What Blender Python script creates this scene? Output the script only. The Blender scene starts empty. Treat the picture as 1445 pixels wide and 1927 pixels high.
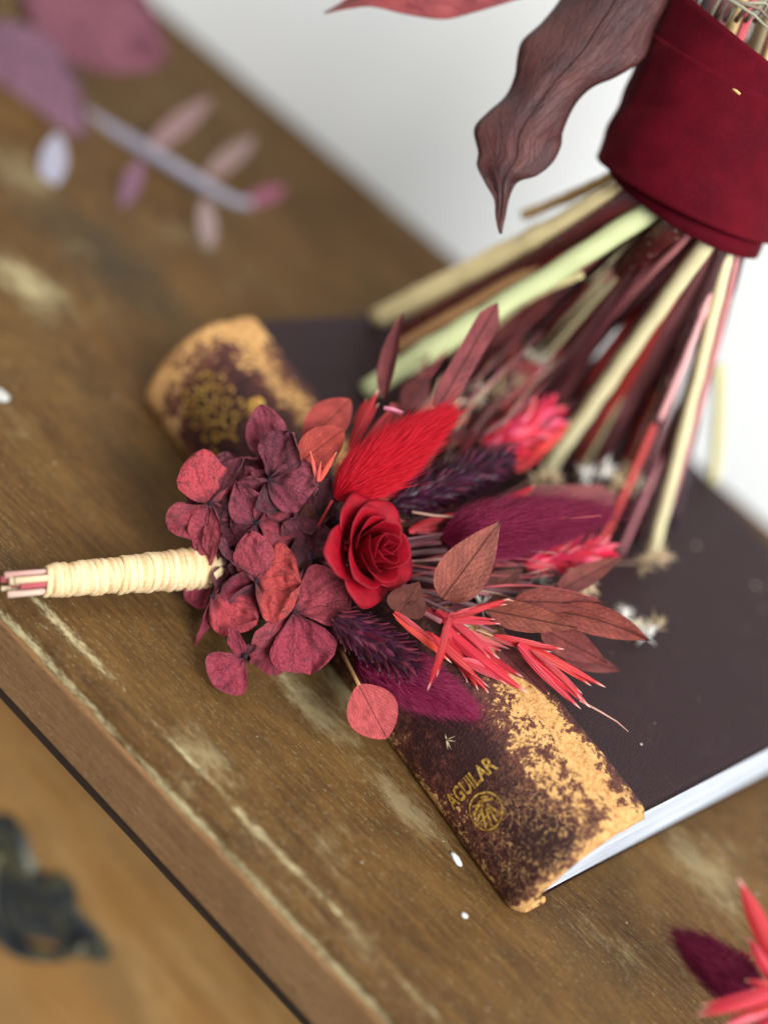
import bpy, math, random
import numpy as np
from mathutils import Vector, Matrix, noise
random.seed(7); rng = np.random.default_rng(7)
scene = bpy.context.scene
C = scene.collection

# ------------------------------------------------------------------ camera, light, exposure
PW, PH, FPX = 1445.0, 1927.0, 2600.0            # photograph size and focal length in its pixels
RW = Matrix(((0.70954, 0.553767, 0.43577), (0.659824, -0.305037, -0.68672), (-0.247357, 0.774787, -0.581824)))
CAM = Vector((0.167443, -0.303709, 0.244911))
RWT = RW.transposed()
cam = bpy.data.cameras.new('camera'); camo = bpy.data.objects.new('camera', cam); C.objects.link(camo)
rot = Matrix((RW[0], -RW[1], -RW[2])).transposed()
camo.matrix_world = Matrix.Translation(CAM) @ rot.to_4x4()
cam.sensor_fit = 'VERTICAL'; cam.sensor_height = 36.0; cam.lens = FPX / PH * 36.0
cam.clip_start = 0.01; cam.clip_end = 50
cam.dof.use_dof = True; cam.dof.focus_distance = 0.339; cam.dof.aperture_fstop = 2.8
scene.camera = camo

world = bpy.data.worlds.new('World'); scene.world = world; world.use_nodes = True
bg = world.node_tree.nodes['Background']
bg.inputs['Color'].default_value = (0.93, 0.96, 1.0, 1); bg.inputs['Strength'].default_value = 0.32

def area(name, loc, target, size, energy, col):
    l = bpy.data.lights.new(name, 'AREA'); l.shape = 'RECTANGLE'; l.size, l.size_y = size; l.energy = energy; l.color = col
    o = bpy.data.objects.new(name, l); C.objects.link(o); o.location = loc
    o.rotation_euler = (Vector(target) - Vector(loc)).to_track_quat('-Z', 'Y').to_euler()
    return o
area('window_light', (1.15, -0.70, 1.05), (0.05, 0.1, 0.05), (0.8, 0.9), 45, (0.93, 0.97, 1.0))
area('fill_light', (-0.5, -0.5, 1.7), (0.05, 0.0, 0.0), (0.5, 0.5), 9, (1.0, 0.96, 0.91))  # added fill lamp from upper left, lifts the left-hand sides

scene.view_settings.view_transform = 'Standard'; scene.view_settings.look = 'None'
scene.view_settings.exposure = 0.24; scene.view_settings.gamma = 1.0
scene.cycles.use_denoising = True
scene.cycles.max_bounces = 6; scene.cycles.transparent_max_bounces = 8

# ------------------------------------------------------------------ pixel -> place helpers
def ray(px, py):
    return RWT @ Vector(((px - PW / 2) / FPX, (py - PH / 2) / FPX, 1.0))
def at(px, py, d):                                # d: distance along the view axis, metres
    return CAM + ray(px, py) * d
def atz(px, py, z):
    r = ray(px, py); return CAM + r * ((z - CAM.z) / r.z)
def aty(px, py, y):
    r = ray(px, py); return CAM + r * ((y - CAM.y) / r.y)
IMR = (RWT @ Vector((1, 0, 0))); IMU = (RWT @ Vector((0, -1, 0))); TOC = (RWT @ Vector((0, 0, -1)))
c13, s13 = math.cos(math.radians(13.5)), math.sin(math.radians(13.5))
def bk(u, v, z):                                  # book frame (u along spine to the tail, v to the fore-edge) -> place
    return Vector((u * c13 + v * s13, -u * s13 + v * c13, z))

def srgb(r, g, b):
    f = lambda c: (c / 255 / 12.92) if c / 255 <= 0.04045 else ((c / 255 + 0.055) / 1.055) ** 2.4
    return (f(r), f(g), f(b), 1.0)

# ------------------------------------------------------------------ object helpers
ORG = {}
def thing(name, label, cat, loc, group=None):
    o = bpy.data.objects.new(name, None); C.objects.link(o); o.location = loc; o.empty_display_size = 0.01
    o['label'] = label; o['category'] = cat
    if group: o['group'] = group
    ORG[o.name] = Vector(loc)
    return o
def root_origin(o):
    while o.parent: o = o.parent
    return ORG.get(o.name, Vector((0, 0, 0)))
def mesh(name, V, F, mat, parent=None, color=None, uv=None, smooth=True, attr=None, kind=None, solid=None):
    off = root_origin(parent) if parent else Vector((0, 0, 0))
    me = bpy.data.meshes.new(name)
    V = [tuple(Vector(v) - off) for v in V]
    me.from_pydata(V, [], F)
    if smooth: me.polygons.foreach_set('use_smooth', [True] * len(me.polygons))
    if uv is not None:
        L = me.uv_layers.new(name='uv')
        idx = np.zeros(len(me.loops), int); me.loops.foreach_get('vertex_index', idx)
        L.data.foreach_set('uv', np.asarray(uv, float)[idx].ravel())
    if attr:
        for k, vals in attr.items():
            a = me.attributes.new(k, 'FLOAT', 'POINT'); a.data.foreach_set('value', np.asarray(vals, float))
    me.materials.append(mat); me.update()
    o = bpy.data.objects.new(name, me); C.objects.link(o)
    if parent: o.parent = parent
    if color: o.color = color
    if kind: o['kind'] = kind
    if solid:
        m = o.modifiers.new('thick', 'SOLIDIFY'); m.thickness = solid; m.offset = 0
    return o
def grid_faces(n, m, wrap=False, base=0):
    F = []
    for i in range(n - 1):
        for j in range(m if wrap else m - 1):
            k = (j + 1) % m
            F.append((base + i * m + j, base + i * m + k, base + (i + 1) * m + k, base + (i + 1) * m + j))
    return F
def frame(a):
    a = Vector(a).normalized(); h = Vector((0, 0, 1)) if abs(a.z) < 0.9 else Vector((1, 0, 0))
    x = a.cross(h).normalized(); return a, x, a.cross(x)
def tube_geo(pts, rad, sides=8, cap=True, base=0, ell=None):
    V, F, UV = [], [], []
    n = len(pts); pts = [Vector(p) for p in pts]; L = 0
    a, x, y = frame(pts[-1] - pts[0])
    for i, p in enumerate(pts):
        t = (pts[min(i + 1, n - 1)] - pts[max(i - 1, 0)]).normalized()
        x = (x - t * x.dot(t)).normalized(); y = t.cross(x)
        r = rad(i / (n - 1)) if callable(rad) else rad
        if i: L += (p - pts[i - 1]).length
        for j in range(sides):
            an = 2 * math.pi * j / sides
            V.append(p + (x * math.cos(an) + y * math.sin(an) * (ell or 1)) * r); UV.append((L, j / sides))
    F = grid_faces(n, sides, True, base)
    if cap:
        F.append(tuple(base + j for j in reversed(range(sides)))); F.append(tuple(base + (n - 1) * sides + j for j in range(sides)))
    return V, F, UV
def arc_pts(p0, p1, bend=Vector((0, 0, 0)), n=8):
    p0, p1 = Vector(p0), Vector(p1)
    return [p0.lerp(p1, i / (n - 1)) + Vector(bend) * 4 * (i / (n - 1)) * (1 - i / (n - 1)) for i in range(n)]
def tube(name, pts, rad, mat, parent, color=None, sides=8, ell=None):
    V, F, UV = tube_geo(pts, rad, sides, ell=ell)
    return mesh(name, V, F, mat, parent, color, UV)

# ------------------------------------------------------------------ materials
class G:
    def __init__(s, name):
        s.m = bpy.data.materials.new(name); s.m.use_nodes = True; s.nt = s.m.node_tree; s.nt.nodes.clear()
        s.out = s.nt.nodes.new('ShaderNodeOutputMaterial')
    def n(s, t, **kw):
        x = s.nt.nodes.new(t)
        for k, v in kw.items(): setattr(x, k, v)
        return x
    def put(s, sock, v):
        if hasattr(v, 'is_linked'): s.nt.links.new(v, sock)
        elif v is not None:
            if isinstance(v, (int, float)) and hasattr(sock.default_value, '__len__'): v = (v,) * 3 + ((1,) if len(sock.default_value) == 4 else ())
            sock.default_value = v
    def math(s, op, a, b=None, c=None, clamp=False):
        x = s.n('ShaderNodeMath', operation=op, use_clamp=clamp)
        for i, v in enumerate((a, b, c)):
            if v is not None: s.put(x.inputs[i], v)
        return x.outputs[0]
    def mix(s, fac, a, b, mode='MIX'):
        x = s.n('ShaderNodeMix', data_type='RGBA', blend_type=mode)
        s.put(x.inputs['Factor'], fac); s.put(x.inputs[6], a); s.put(x.inputs[7], b); return x.outputs[2]
    def step(s, v, lo, hi):
        x = s.n('ShaderNodeMapRange', interpolation_type='SMOOTHSTEP'); s.put(x.inputs[0], v)
        x.inputs[1].default_value = lo; x.inputs[2].default_value = hi; return x.outputs[0]
    def obj(s): return s.n('ShaderNodeTexCoord').outputs['Object']
    def uv(s): return s.n('ShaderNodeTexCoord').outputs['UV']
    def sep(s, v): x = s.n('ShaderNodeSeparateXYZ'); s.put(x.inputs[0], v); return x.outputs
    def comb(s, a, b, c=0): 
        x = s.n('ShaderNodeCombineXYZ')
        for i, v in enumerate((a, b, c)): s.put(x.inputs[i], v)
        return x.outputs[0]
    def scale(s, v, sc, rz=0):
        x = s.n('ShaderNodeMapping'); s.put(x.inputs[0], v); x.inputs['Scale'].default_value = sc; x.inputs['Rotation'].default_value = (0, 0, rz); return x.outputs[0]
    def noise(s, v, sc, det=4, rough=0.55, dist=0, out=0):
        x = s.n('ShaderNodeTexNoise'); s.put(x.inputs['Vector'], v); x.inputs['Scale'].default_value = sc
        x.inputs['Detail'].default_value = det; x.inputs['Roughness'].default_value = rough; x.inputs['Distortion'].default_value = dist
        return x.outputs[out]
    def vor(s, v, sc, feat='F1', rnd=1, out=0):
        x = s.n('ShaderNodeTexVoronoi', feature=feat); s.put(x.inputs['Vector'], v); x.inputs['Scale'].default_value = sc
        x.inputs['Randomness'].default_value = rnd; return x.outputs[out]
    def ocol(s): return s.n('ShaderNodeObjectInfo').outputs['Color']
    def ornd(s): return s.n('ShaderNodeObjectInfo').outputs['Random']
    def attr(s, k): return s.n('ShaderNodeAttribute', attribute_name=k).outputs['Fac']
    def bump(s, h, st, dist):
        x = s.n('ShaderNodeBump'); s.put(x.inputs['Height'], h); x.inputs['Strength'].default_value = st; x.inputs['Distance'].default_value = dist; return x.outputs[0]
    def bsdf(s, col, rough=0.5, bump=None, trans=0, transcol=None, **kw):
        p = s.n('ShaderNodeBsdfPrincipled'); s.put(p.inputs['Base Color'], col); s.put(p.inputs['Roughness'], rough)
        if bump is not None: s.put(p.inputs['Normal'], bump)
        for k, v in kw.items(): s.put(p.inputs[k.replace('_', ' ')], v)
        sh = p.outputs[0]
        if trans:
            t = s.n('ShaderNodeBsdfTranslucent'); s.put(t.inputs[0], transcol if transcol is not None else col)
            mx = s.n('ShaderNodeMixShader'); mx.inputs[0].default_value = trans
            s.nt.links.new(sh, mx.inputs[1]); s.nt.links.new(t.outputs[0], mx.inputs[2]); sh = mx.outputs[0]
        s.nt.links.new(sh, s.out.inputs[0]); return s.m

def wood(name, dark, mid, light, worn, wornamt, edge=False, scl=1.0):
    g = G(name); o = g.obj()
    gr = g.noise(g.scale(o, (9 * scl, 130 * scl, 130 * scl)), 6, 9, 0.7, 0.4)
    fine = g.noise(g.scale(o, (130 * scl, 1500 * scl, 1500 * scl)), 1.6, 6, 0.75)
    cloud = g.noise(g.scale(o, (10, 22, 22)), 1.3, 5, 0.6, 0.4)
    col = g.mix(g.step(gr, 0.3, 0.7), dark, mid)
    col = g.mix(g.math('MULTIPLY', g.step(cloud, 0.42, 0.75), 0.75), col, light)
    col = g.mix(g.math('MULTIPLY', g.step(fine, 0.5, 0.75), 0.5), col, dark)
    por = g.noise(g.scale(o, (500, 2200, 2200)), 1.0, 5, 0.7); olv = g.noise(g.scale(o, (8, 17, 17)), 1.7, 7, 0.7, 0.5)
    col = g.mix(g.math('MULTIPLY', g.step(olv, 0.48, 0.66), 0.55), col, g.mix(0.5, dark, srgb(60, 48, 26)))
    col = g.mix(g.math('MULTIPLY', g.step(por, 0.53, 0.66), 0.6), col, g.mix(0.6, dark, (0.01, 0.007, 0.004, 1)))
    col = g.mix(g.math('MULTIPLY', g.step(g.noise(g.scale(o, (700, 2600, 2600)), 1.0, 3, 0.6), 0.62, 0.72), 0.5), col, worn)
    # scuffs that follow the grain, and rubbed pale patches
    scr = g.noise(g.scale(o, (320, 1900, 1900)), 1.0, 5, 0.65)
    scrm = g.noise(g.scale(o, (14, 26, 26)), 1.4, 4, 0.6)
    sc = g.math('MULTIPLY', g.step(scr, 0.56, 0.70), g.step(scrm, 0.38, 0.66))
    patch = g.math('MULTIPLY', g.step(g.noise(g.scale(o, (22, 34, 34)), 1.15, 7, 0.72, 0.3), 0.56, 0.74), g.step(g.noise(g.scale(o, (120, 380, 380)), 1.6, 7, 0.8), 0.36, 0.68))
    w = g.math('MULTIPLY', g.math('MAXIMUM', g.math('MULTIPLY', sc, 0.9), patch), wornamt)
    if edge:
        e = g.attr('wear')
        en = g.noise(g.scale(o, (170, 620, 620)), 1.8, 9, 0.82)
        e2 = g.step(g.math('ADD', e, g.math('MULTIPLY', g.math('SUBTRACT', en, 0.5), g.math('ADD', 0.25, g.math('MULTIPLY', e, 2.6)))), 0.36, 0.72)
        w = g.math('MAXIMUM', w, g.math('MULTIPLY', e2, 0.80))
    if edge:                                       # rubbed spots, old dark stain, brown patch, painted shadow beside the book head
        for (px, py, sx, sy, st, cc) in [(505, 1225, .016, .010, .75, worn), (650, 1310, .013, .007, .6, worn), (600, 1340, .02, .006, .5, worn), (390, 1420, .012, .006, .45, worn), (760, 1520, .02, .006, .4, worn), (1330, 1640, .02, .012, .4, worn), (60, 540, .02, .011, .9, worn), (40, 330, .02, .012, .45, worn), (190, 470, .055, .026, 1.0, srgb(48, 44, 34)), (330, 170, .06, .02, .6, srgb(70, 54, 30)), (240, 860, .05, .02, .8, srgb(60, 42, 22))]:
            P = atz(px, py, 0) - Vector((0.0, 0.04, -0.55))
            m = g.n('ShaderNodeVectorMath', operation='SUBTRACT'); g.put(m.inputs[0], o); m.inputs[1].default_value = P
            l = g.n('ShaderNodeVectorMath', operation='LENGTH'); g.put(l.inputs[0], g.scale(m.outputs[0], (1 / sx, 1 / sy, 1 / sy)))
            f_ = g.math('ADD', g.math('SUBTRACT', 1, l.outputs['Value']), g.math('MULTIPLY', g.math('SUBTRACT', g.noise(g.scale(o, (70, 170, 170)), 1.6, 8, 0.8), 0.5), 3.2))
            col = g.mix(g.math('MULTIPLY', g.step(f_, 0.0, 1.1), st * 0.72), col, cc)
    col = g.mix(w, col, worn)
    h = g.math('ADD', g.math('MULTIPLY', gr, 0.6), g.math('ADD', g.math('MULTIPLY', fine, 0.5), g.math('MULTIPLY', w, -0.25)))
    rough = g.math('ADD', g.math('MULTIPLY', w, 0.25), g.math('ADD', g.math('MULTIPLY', cloud, 0.2), 0.52))
    return g.bsdf(col, rough, g.bump(h, 0.7, 0.0006), Specular_IOR_Level=0.18)
M_top = wood('wood_top', srgb(58, 36, 15), srgb(100, 69, 30), srgb(116, 84, 42), srgb(184, 170, 128), 0.5, True)
M_rail = wood('wood_rail', srgb(112, 78, 48), srgb(134, 98, 62), srgb(142, 108, 72), srgb(196, 174, 136), 0.3)
M_drawer = wood('wood_drawer', srgb(158, 108, 52), srgb(194, 144, 82), srgb(206, 164, 106), srgb(214, 178, 126), 0.3, scl=0.6)

M_gap_shade = wood('gap_shade', srgb(44, 30, 20), srgb(58, 41, 28), srgb(70, 50, 34), srgb(96, 74, 50), 0.2)  # dark brown standing in for shade under the rail
def m_wall():
    g = G('wall_paint'); o = g.obj()
    n = g.noise(o, 60, 5, 0.6)
    col = g.mix(g.step(g.noise(o, 5, 3), 0.3, 0.7), srgb(234, 237, 236), srgb(239, 239, 235))
    return g.bsdf(col, 0.8, g.bump(n, 0.15, 0.0006))
M_wall = m_wall()

def m_petal(name, trans=0.12, vein=0.75, rough=0.62):
    g = G(name); uv = g.uv(); x, y, z = g.sep(uv)
    yy = g.math('SUBTRACT', y, 0.5); th = g.math('ARCTAN2', yy, g.math('ADD', x, 0.06))
    nz = g.noise(g.comb(x, y, g.math('MULTIPLY', g.ornd(), 30)), 5, 4, 0.6)
    nz2 = g.noise(g.comb(x, y, g.math('MULTIPLY', g.ornd(), 30)), 22, 5, 0.65)
    ph = g.math('ADD', g.math('MULTIPLY', th, 6.5), g.math('MULTIPLY', nz, 3.2))
    l1 = g.math('ABSOLUTE', g.math('SINE', ph))
    ph2 = g.math('ADD', g.math('MULTIPLY', th, 15.0), g.math('MULTIPLY', nz, 9.0))
    l2 = g.math('ABSOLUTE', g.math('SINE', ph2))
    v1 = g.math('SUBTRACT', 1, g.step(l1, 0.02, 0.13)); v2 = g.math('SUBTRACT', 1, g.step(l2, 0.02, 0.26))
    v2 = g.math('MULTIPLY', v2, g.math('MULTIPLY', g.step(x, 0.25, 0.6), 0.55))
    net = g.math('SUBTRACT', 1, g.step(g.vor(g.comb(x, g.math('MULTIPLY', y, 1.0), g.ornd()), 15, 'DISTANCE_TO_EDGE'), 0.0, 0.05))
    v = g.math('MAXIMUM', g.math('MAXIMUM', v1, v2), g.math('MULTIPLY', net, 0.28))
    v = g.math('MULTIPLY', v, vein)
    base = g.mix(g.step(nz2, 0.35, 0.68), g.mix(0.35, g.ocol(), srgb(58, 20, 34)), g.mix(0.22, g.ocol(), srgb(196, 92, 96)))
    base = g.mix(g.math('MULTIPLY', g.step(nz, 0.5, 0.75), 0.45), base, srgb(70, 26, 44))
    base = g.mix(g.math('MULTIPLY', g.math('SUBTRACT', 1, g.step(x, 0.0, 0.28)), 0.7), base, srgb(48, 20, 30))
    col = g.mix(v, base, srgb(40, 14, 24))
    h = g.math('SUBTRACT', g.math('MULTIPLY', nz2, 0.8), g.math('MULTIPLY', v, 0.8))
    return g.bsdf(col, rough, g.bump(h, 0.9, 0.0010), trans, None, Sheen_Weight=0.08, Specular_IOR_Level=0.3)
M_petal = m_petal('hydrangea_petal', vein=0.55)

def m_rose():
    g = G('rose_petal'); x, y, z = g.sep(g.uv())
    n = g.noise(g.obj(), 900, 3, 0.6); n2 = g.noise(g.obj(), 220, 6, 0.7)
    edge = g.step(g.math('MAXIMUM', x, g.math('ABSOLUTE', g.math('MULTIPLY', g.math('SUBTRACT', y, 0.5), 2))), 0.955, 1.0)
    col = g.mix(g.step(n2, 0.3, 0.7), srgb(118, 0, 16), srgb(156, 2, 26))
    col = g.mix(g.math('MULTIPLY', edge, 0.6), col, srgb(104, 12, 32))
    col = g.mix(g.math('MULTIPLY', g.step(n, 0.72, 0.8), 0.5), col, srgb(215, 70, 85))
    return g.bsdf(col, 0.62, g.bump(n2, 0.35, 0.0004), 0.10, srgb(190, 6, 26), Sheen_Weight=0.08, Sheen_Tint=srgb(255, 60, 70), Specular_IOR_Level=0.2)
M_rose = m_rose()

def m_leaf():
    g = G('dried_leaf'); x, y, z = g.sep(g.uv()); yy = g.math('ABSOLUTE', g.math('SUBTRACT', y, 0.5))
    nz = g.noise(g.comb(x, y, g.math('MULTIPLY', g.ornd(), 40)), 6, 5, 0.65); nf = g.noise(g.comb(x, y, g.ornd()), 40, 5, 0.7)
    mid = g.math('SUBTRACT', 1, g.step(yy, 0.003, 0.010))
    side = g.math('ABSOLUTE', g.math('SINE', g.math('ADD', g.math('MULTIPLY', g.math('SUBTRACT', x, g.math('MULTIPLY', yy, 1.6)), 34), g.math('MULTIPLY', nz, 3))))
    side = g.math('MULTIPLY', g.math('SUBTRACT', 1, g.step(side, 0.03, 0.22)), 0.35)
    lon = g.math('MULTIPLY', g.step(g.noise(g.comb(g.math('MULTIPLY', x, 3), g.math('MULTIPLY', y, 70), g.ornd()), 1.5, 3), 0.5, 0.7), 0.3)
    v = g.math('MAXIMUM', g.math('MAXIMUM', mid, side), lon)
    col = g.mix(g.step(nz, 0.35, 0.7), g.mix(0.35, g.ocol(), srgb(66, 24, 24)), g.mix(0.14, g.ocol(), srgb(180, 96, 76)))
    col = g.mix(g.math('MULTIPLY', v, 0.75), col, srgb(54, 18, 18))
    col = g.mix(g.math('MULTIPLY', g.step(nf, 0.58, 0.70), 0.6), col, srgb(48, 20, 18))
    return g.bsdf(col, g.math('ADD', 0.32, g.math('MULTIPLY', nz, 0.3)), g.bump(g.math('SUBTRACT', nf, v), 0.8, 0.0006), 0.10, None, Specular_IOR_Level=0.45)
M_leaf = m_leaf()

def m_glume():
    g = G('oat_glume'); x, y, z = g.sep(g.uv())
    n = g.noise(g.comb(g.math('MULTIPLY', x, 2), g.math('MULTIPLY', y, 60), g.ornd()), 1.2, 3, 0.6)
    st = g.math('ABSOLUTE', g.math('SINE', g.math('ADD', g.math('MULTIPLY', y, 150), n)))
    col = g.mix(g.math('MULTIPLY', g.step(st, 0.6, 0.97), 0.55), g.ocol(), g.mix(0.35, g.ocol(), srgb(226, 96, 100)))
    col = g.mix(g.math('MULTIPLY', g.step(n, 0.5, 0.8), 0.3), col, srgb(214, 70, 36))
    col = g.mix(g.math('MULTIPLY', g.step(x, 0.86, 1.0), 0.8), col, srgb(235, 190, 170))
    return g.bsdf(col, 0.38, g.bump(st, 0.5, 0.0003), 0.14, None, Specular_IOR_Level=0.35)
M_glume = m_glume()

def m_simple(name, rough=0.6, trans=0, var=0.25, sheen=0, spec=0.3, scale=300):
    g = G(name); n = g.noise(g.obj(), scale, 4, 0.6)
    col = g.mix(g.math('MULTIPLY', n, var * 2), g.ocol(), g.mix(0.6, g.ocol(), (0.01, 0.004, 0.006, 1)))
    return g.bsdf(col, rough, g.bump(n, 0.3, 0.0004), trans, None, Sheen_Weight=sheen, Specular_IOR_Level=spec)
def m_hair():
    g = G('tail_hair'); n = g.noise(g.obj(), 2200, 2, 0.6)
    col = g.mix(g.step(n, 0.42, 0.68), g.ocol(), g.mix(0.24, g.ocol(), srgb(250, 90, 130)))
    return g.bsdf(col, 0.45, None, 0.35, None, Specular_IOR_Level=0.35)
M_hair = m_hair()
M_core = m_simple('tail_core', 0.9)
M_scale = m_simple('seed_scale', 0.45, 0.1, 0.3)
M_fluff = m_simple('pale_bristle', 0.7, 0.3, 0.1)

def m_stem():
    g = G('stem_skin'); x, y, z = g.sep(g.uv())
    n = g.noise(g.comb(g.math('MULTIPLY', x, 25), g.math('MULTIPLY', y, 26), g.math('MULTIPLY', g.ornd(), 50)), 3, 6, 0.7)
    col = g.mix(g.step(n, 0.36, 0.60), g.mix(0.14, g.ocol(), (0.05, 0.02, 0.015, 1)), g.mix(0.08, g.ocol(), (0.9, 0.8, 0.7, 1)))
    return g.bsdf(col, 0.42, g.bump(n, 0.5, 0.0005), Specular_IOR_Level=0.5)
M_stem = m_stem()
def m_bark():
    g = G('speckled_stem'); o = g.obj(); x, y, z = g.sep(g.uv())
    n = g.noise(g.comb(g.math('MULTIPLY', x, 40), g.math('MULTIPLY', y, 14), g.ornd()), 3, 5, 0.6)
    sp = g.vor(o, 420, 'F1'); spk = g.math('SUBTRACT', 1, g.step(sp, 0.14, 0.30)); spk = g.math('MULTIPLY', spk, g.step(g.noise(o, 130, 3), 0.42, 0.62))
    col = g.mix(g.step(n, 0.35, 0.7), g.mix(0.4, g.ocol(), (0.012, 0.004, 0.005, 1)), g.ocol())
    col = g.mix(g.math('MULTIPLY', spk, 0.6), col, srgb(196, 165, 150))
    return g.bsdf(col, 0.24, g.bump(g.math('ADD', n, spk), 0.7, 0.0007), Specular_IOR_Level=0.8)
M_bark = m_bark()

def m_velvet():
    g = G('velvet'); o = g.obj()
    n = g.noise(o, 2600, 2, 0.6); n2 = g.noise(o, 70, 4, 0.6)
    col = g.mix(g.step(n2, 0.3, 0.7), srgb(64, 1, 12), srgb(82, 2, 17))
    col = g.mix(g.math('MULTIPLY', g.step(n, 0.55, 0.75), 0.35), col, srgb(122, 14, 36))
    return g.bsdf(col, 0.85, g.bump(n, 0.5, 0.0004), Sheen_Weight=0.2, Sheen_Roughness=0.35, Sheen_Tint=srgb(220, 30, 60), Specular_IOR_Level=0.1)
M_velvet = m_velvet()
def m_raffia():
    g = G('raffia'); x, y, z = g.sep(g.uv())
    n = g.noise(g.comb(g.math('MULTIPLY', x, 300), g.math('MULTIPLY', y, 60), g.ornd()), 0.9, 4, 0.6)
    col = g.mix(n, g.ocol(), srgb(188, 146, 96)); col = g.mix(g.math('MULTIPLY', g.step(n, 0.5, 0.8), 0.5), col, srgb(240, 220, 185))
    return g.bsdf(col, 0.6, g.bump(n, 0.5, 0.0004), Specular_IOR_Level=0.3)
M_raffia = m_raffia()

def m_leather():
    g = G('worn_leather'); o = g.obj(); w = g.attr('wear')
    n1 = g.noise(o, 95, 8, 0.72); n2 = g.noise(o, 620, 6, 0.75); peb = g.vor(o, 900, 'DISTANCE_TO_EDGE')
    cr = g.vor(g.n('ShaderNodeVectorMath', operation='ADD').outputs[0], 1)  # placeholder removed below
    jit = g.n('ShaderNodeMixRGB'); jit.inputs[0].default_value = 0.011; g.put(jit.inputs[1], o); g.put(jit.inputs[2], g.noise(o, 200, 3, out=1))
    crack = g.vor(jit.outputs[0], 480, 'DISTANCE_TO_EDGE')
    field = g.math('ADD', w, g.math('ADD', g.math('MULTIPLY', g.math('SUBTRACT', n1, 0.5), 1.7), g.math('MULTIPLY', g.math('SUBTRACT', n2, 0.5), 1.9)))
    tanm = g.step(field, 0.46, 0.60)
    crk = g.math('MULTIPLY', g.math('SUBTRACT', 1, g.step(crack, 0.01, 0.085)), g.math('MULTIPLY', g.step(field, -0.35, 0.25), g.attr('crk')))
    tanm = g.math('MAXIMUM', tanm, g.math('MULTIPLY', crk, 0.9))
    dark = g.mix(g.step(w, -0.65, -0.25), srgb(36, 17, 20), srgb(48, 25, 24))
    dark = g.mix(g.math('MULTIPLY', g.step(n1, 0.52, 0.7), 0.6), dark, srgb(44, 28, 30))
    tan = g.mix(g.step(n2, 0.35, 0.65), srgb(164, 114, 66), srgb(200, 156, 98))
    tan = g.mix(g.math('MULTIPLY', g.step(n1, 0.6, 0.75), 0.5), tan, srgb(210, 168, 116))
    mid = g.math('MULTIPLY', g.math('SUBTRACT', g.step(field, 0.06, 0.46), tanm), 0.7)
    col = g.mix(g.math('MAXIMUM', mid, 0), g.mix(tanm, dark, tan), srgb(100, 54, 42))
    scf = g.step(g.noise(g.scale(o, (60, 260, 60), 0.7), 1.2, 6, 0.75), 0.60, 0.74)
    col = g.mix(g.math('MULTIPLY', scf, 0.16), col, srgb(120, 90, 84))
    h = g.math('ADD', g.math('MULTIPLY', g.step(peb, 0, 0.25), 0.5), g.math('MULTIPLY', tanm, -0.8))
    rough = g.math('ADD', 0.54, g.math('MULTIPLY', tanm, 0.3))
    return g.bsdf(col, rough, g.bump(h, 0.5, 0.00035), Specular_IOR_Level=0.2)
M_leather = m_leather()
for nd in [n for n in M_leather.node_tree.nodes if not any(s.is_linked for s in n.outputs) and n.type != 'OUTPUT_MATERIAL']: M_leather.node_tree.nodes.remove(nd)
def m_paper():
    g = G('page_edges'); o = g.obj()
    l = g.noise(g.scale(o, (18, 18, 2600)), 1, 5, 0.75); n = g.noise(o, 350, 4, 0.7)
    col = g.mix(g.step(l, 0.35, 0.65), srgb(158, 164, 174), srgb(226, 230, 237)); col = g.mix(g.math('MULTIPLY', g.step(n, 0.5, 0.7), 0.3), col, srgb(190, 188, 186))  # cool tint of the window light put into the paper colour
    return g.bsdf(col, 0.8, g.bump(g.math('ADD', l, n), 0.6, 0.0005))
M_paper = m_paper()
def m_gold():
    g = G('gilt'); n = g.noise(g.obj(), 700, 4, 0.7)
    return g.bsdf(g.mix(g.step(n, 0.4, 0.65), srgb(150, 108, 46), srgb(226, 182, 88)), 0.38, g.bump(n, 0.4, 0.0002), Metallic=0.6)
M_gold = m_gold()
def m_iron():
    g = G('aged_metal'); n = g.noise(g.obj(), 90, 5, 0.65)
    return g.bsdf(g.mix(g.step(n, 0.4, 0.65), srgb(44, 48, 52), srgb(104, 98, 70)), 0.45, g.bump(n, 0.5, 0.001), Metallic=0.5)
M_iron = m_iron()

# ------------------------------------------------------------------ wall and chest
def box(name, x0, x1, y0, y1, z0, z1, mat, parent=None, bev=0.0, kind=None):
    V = [(x, y, z) for x in (x0, x1) for y in (y0, y1) for z in (z0, z1)]
    F = [(0, 1, 3, 2), (4, 6, 7, 5), (0, 4, 5, 1), (2, 3, 7, 6), (0, 2, 6, 4), (1, 5, 7, 3)]
    o = mesh(name, V, F, mat, parent, smooth=False, kind=kind)
    if bev: m = o.modifiers.new('bevel', 'BEVEL'); m.width = bev; m.segments = 3
    return o
w = box('wall_back', -1.6, 1.6, 0.1835, 0.28, -0.6, 1.4, M_wall, kind='structure')
w['label'] = 'plain pale painted wall behind the chest'

chest = thing('wooden_chest', 'worn brown wooden chest with a rubbed pale front edge and drawer below', 'chest', (0.0, 0.04, -0.55))
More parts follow.
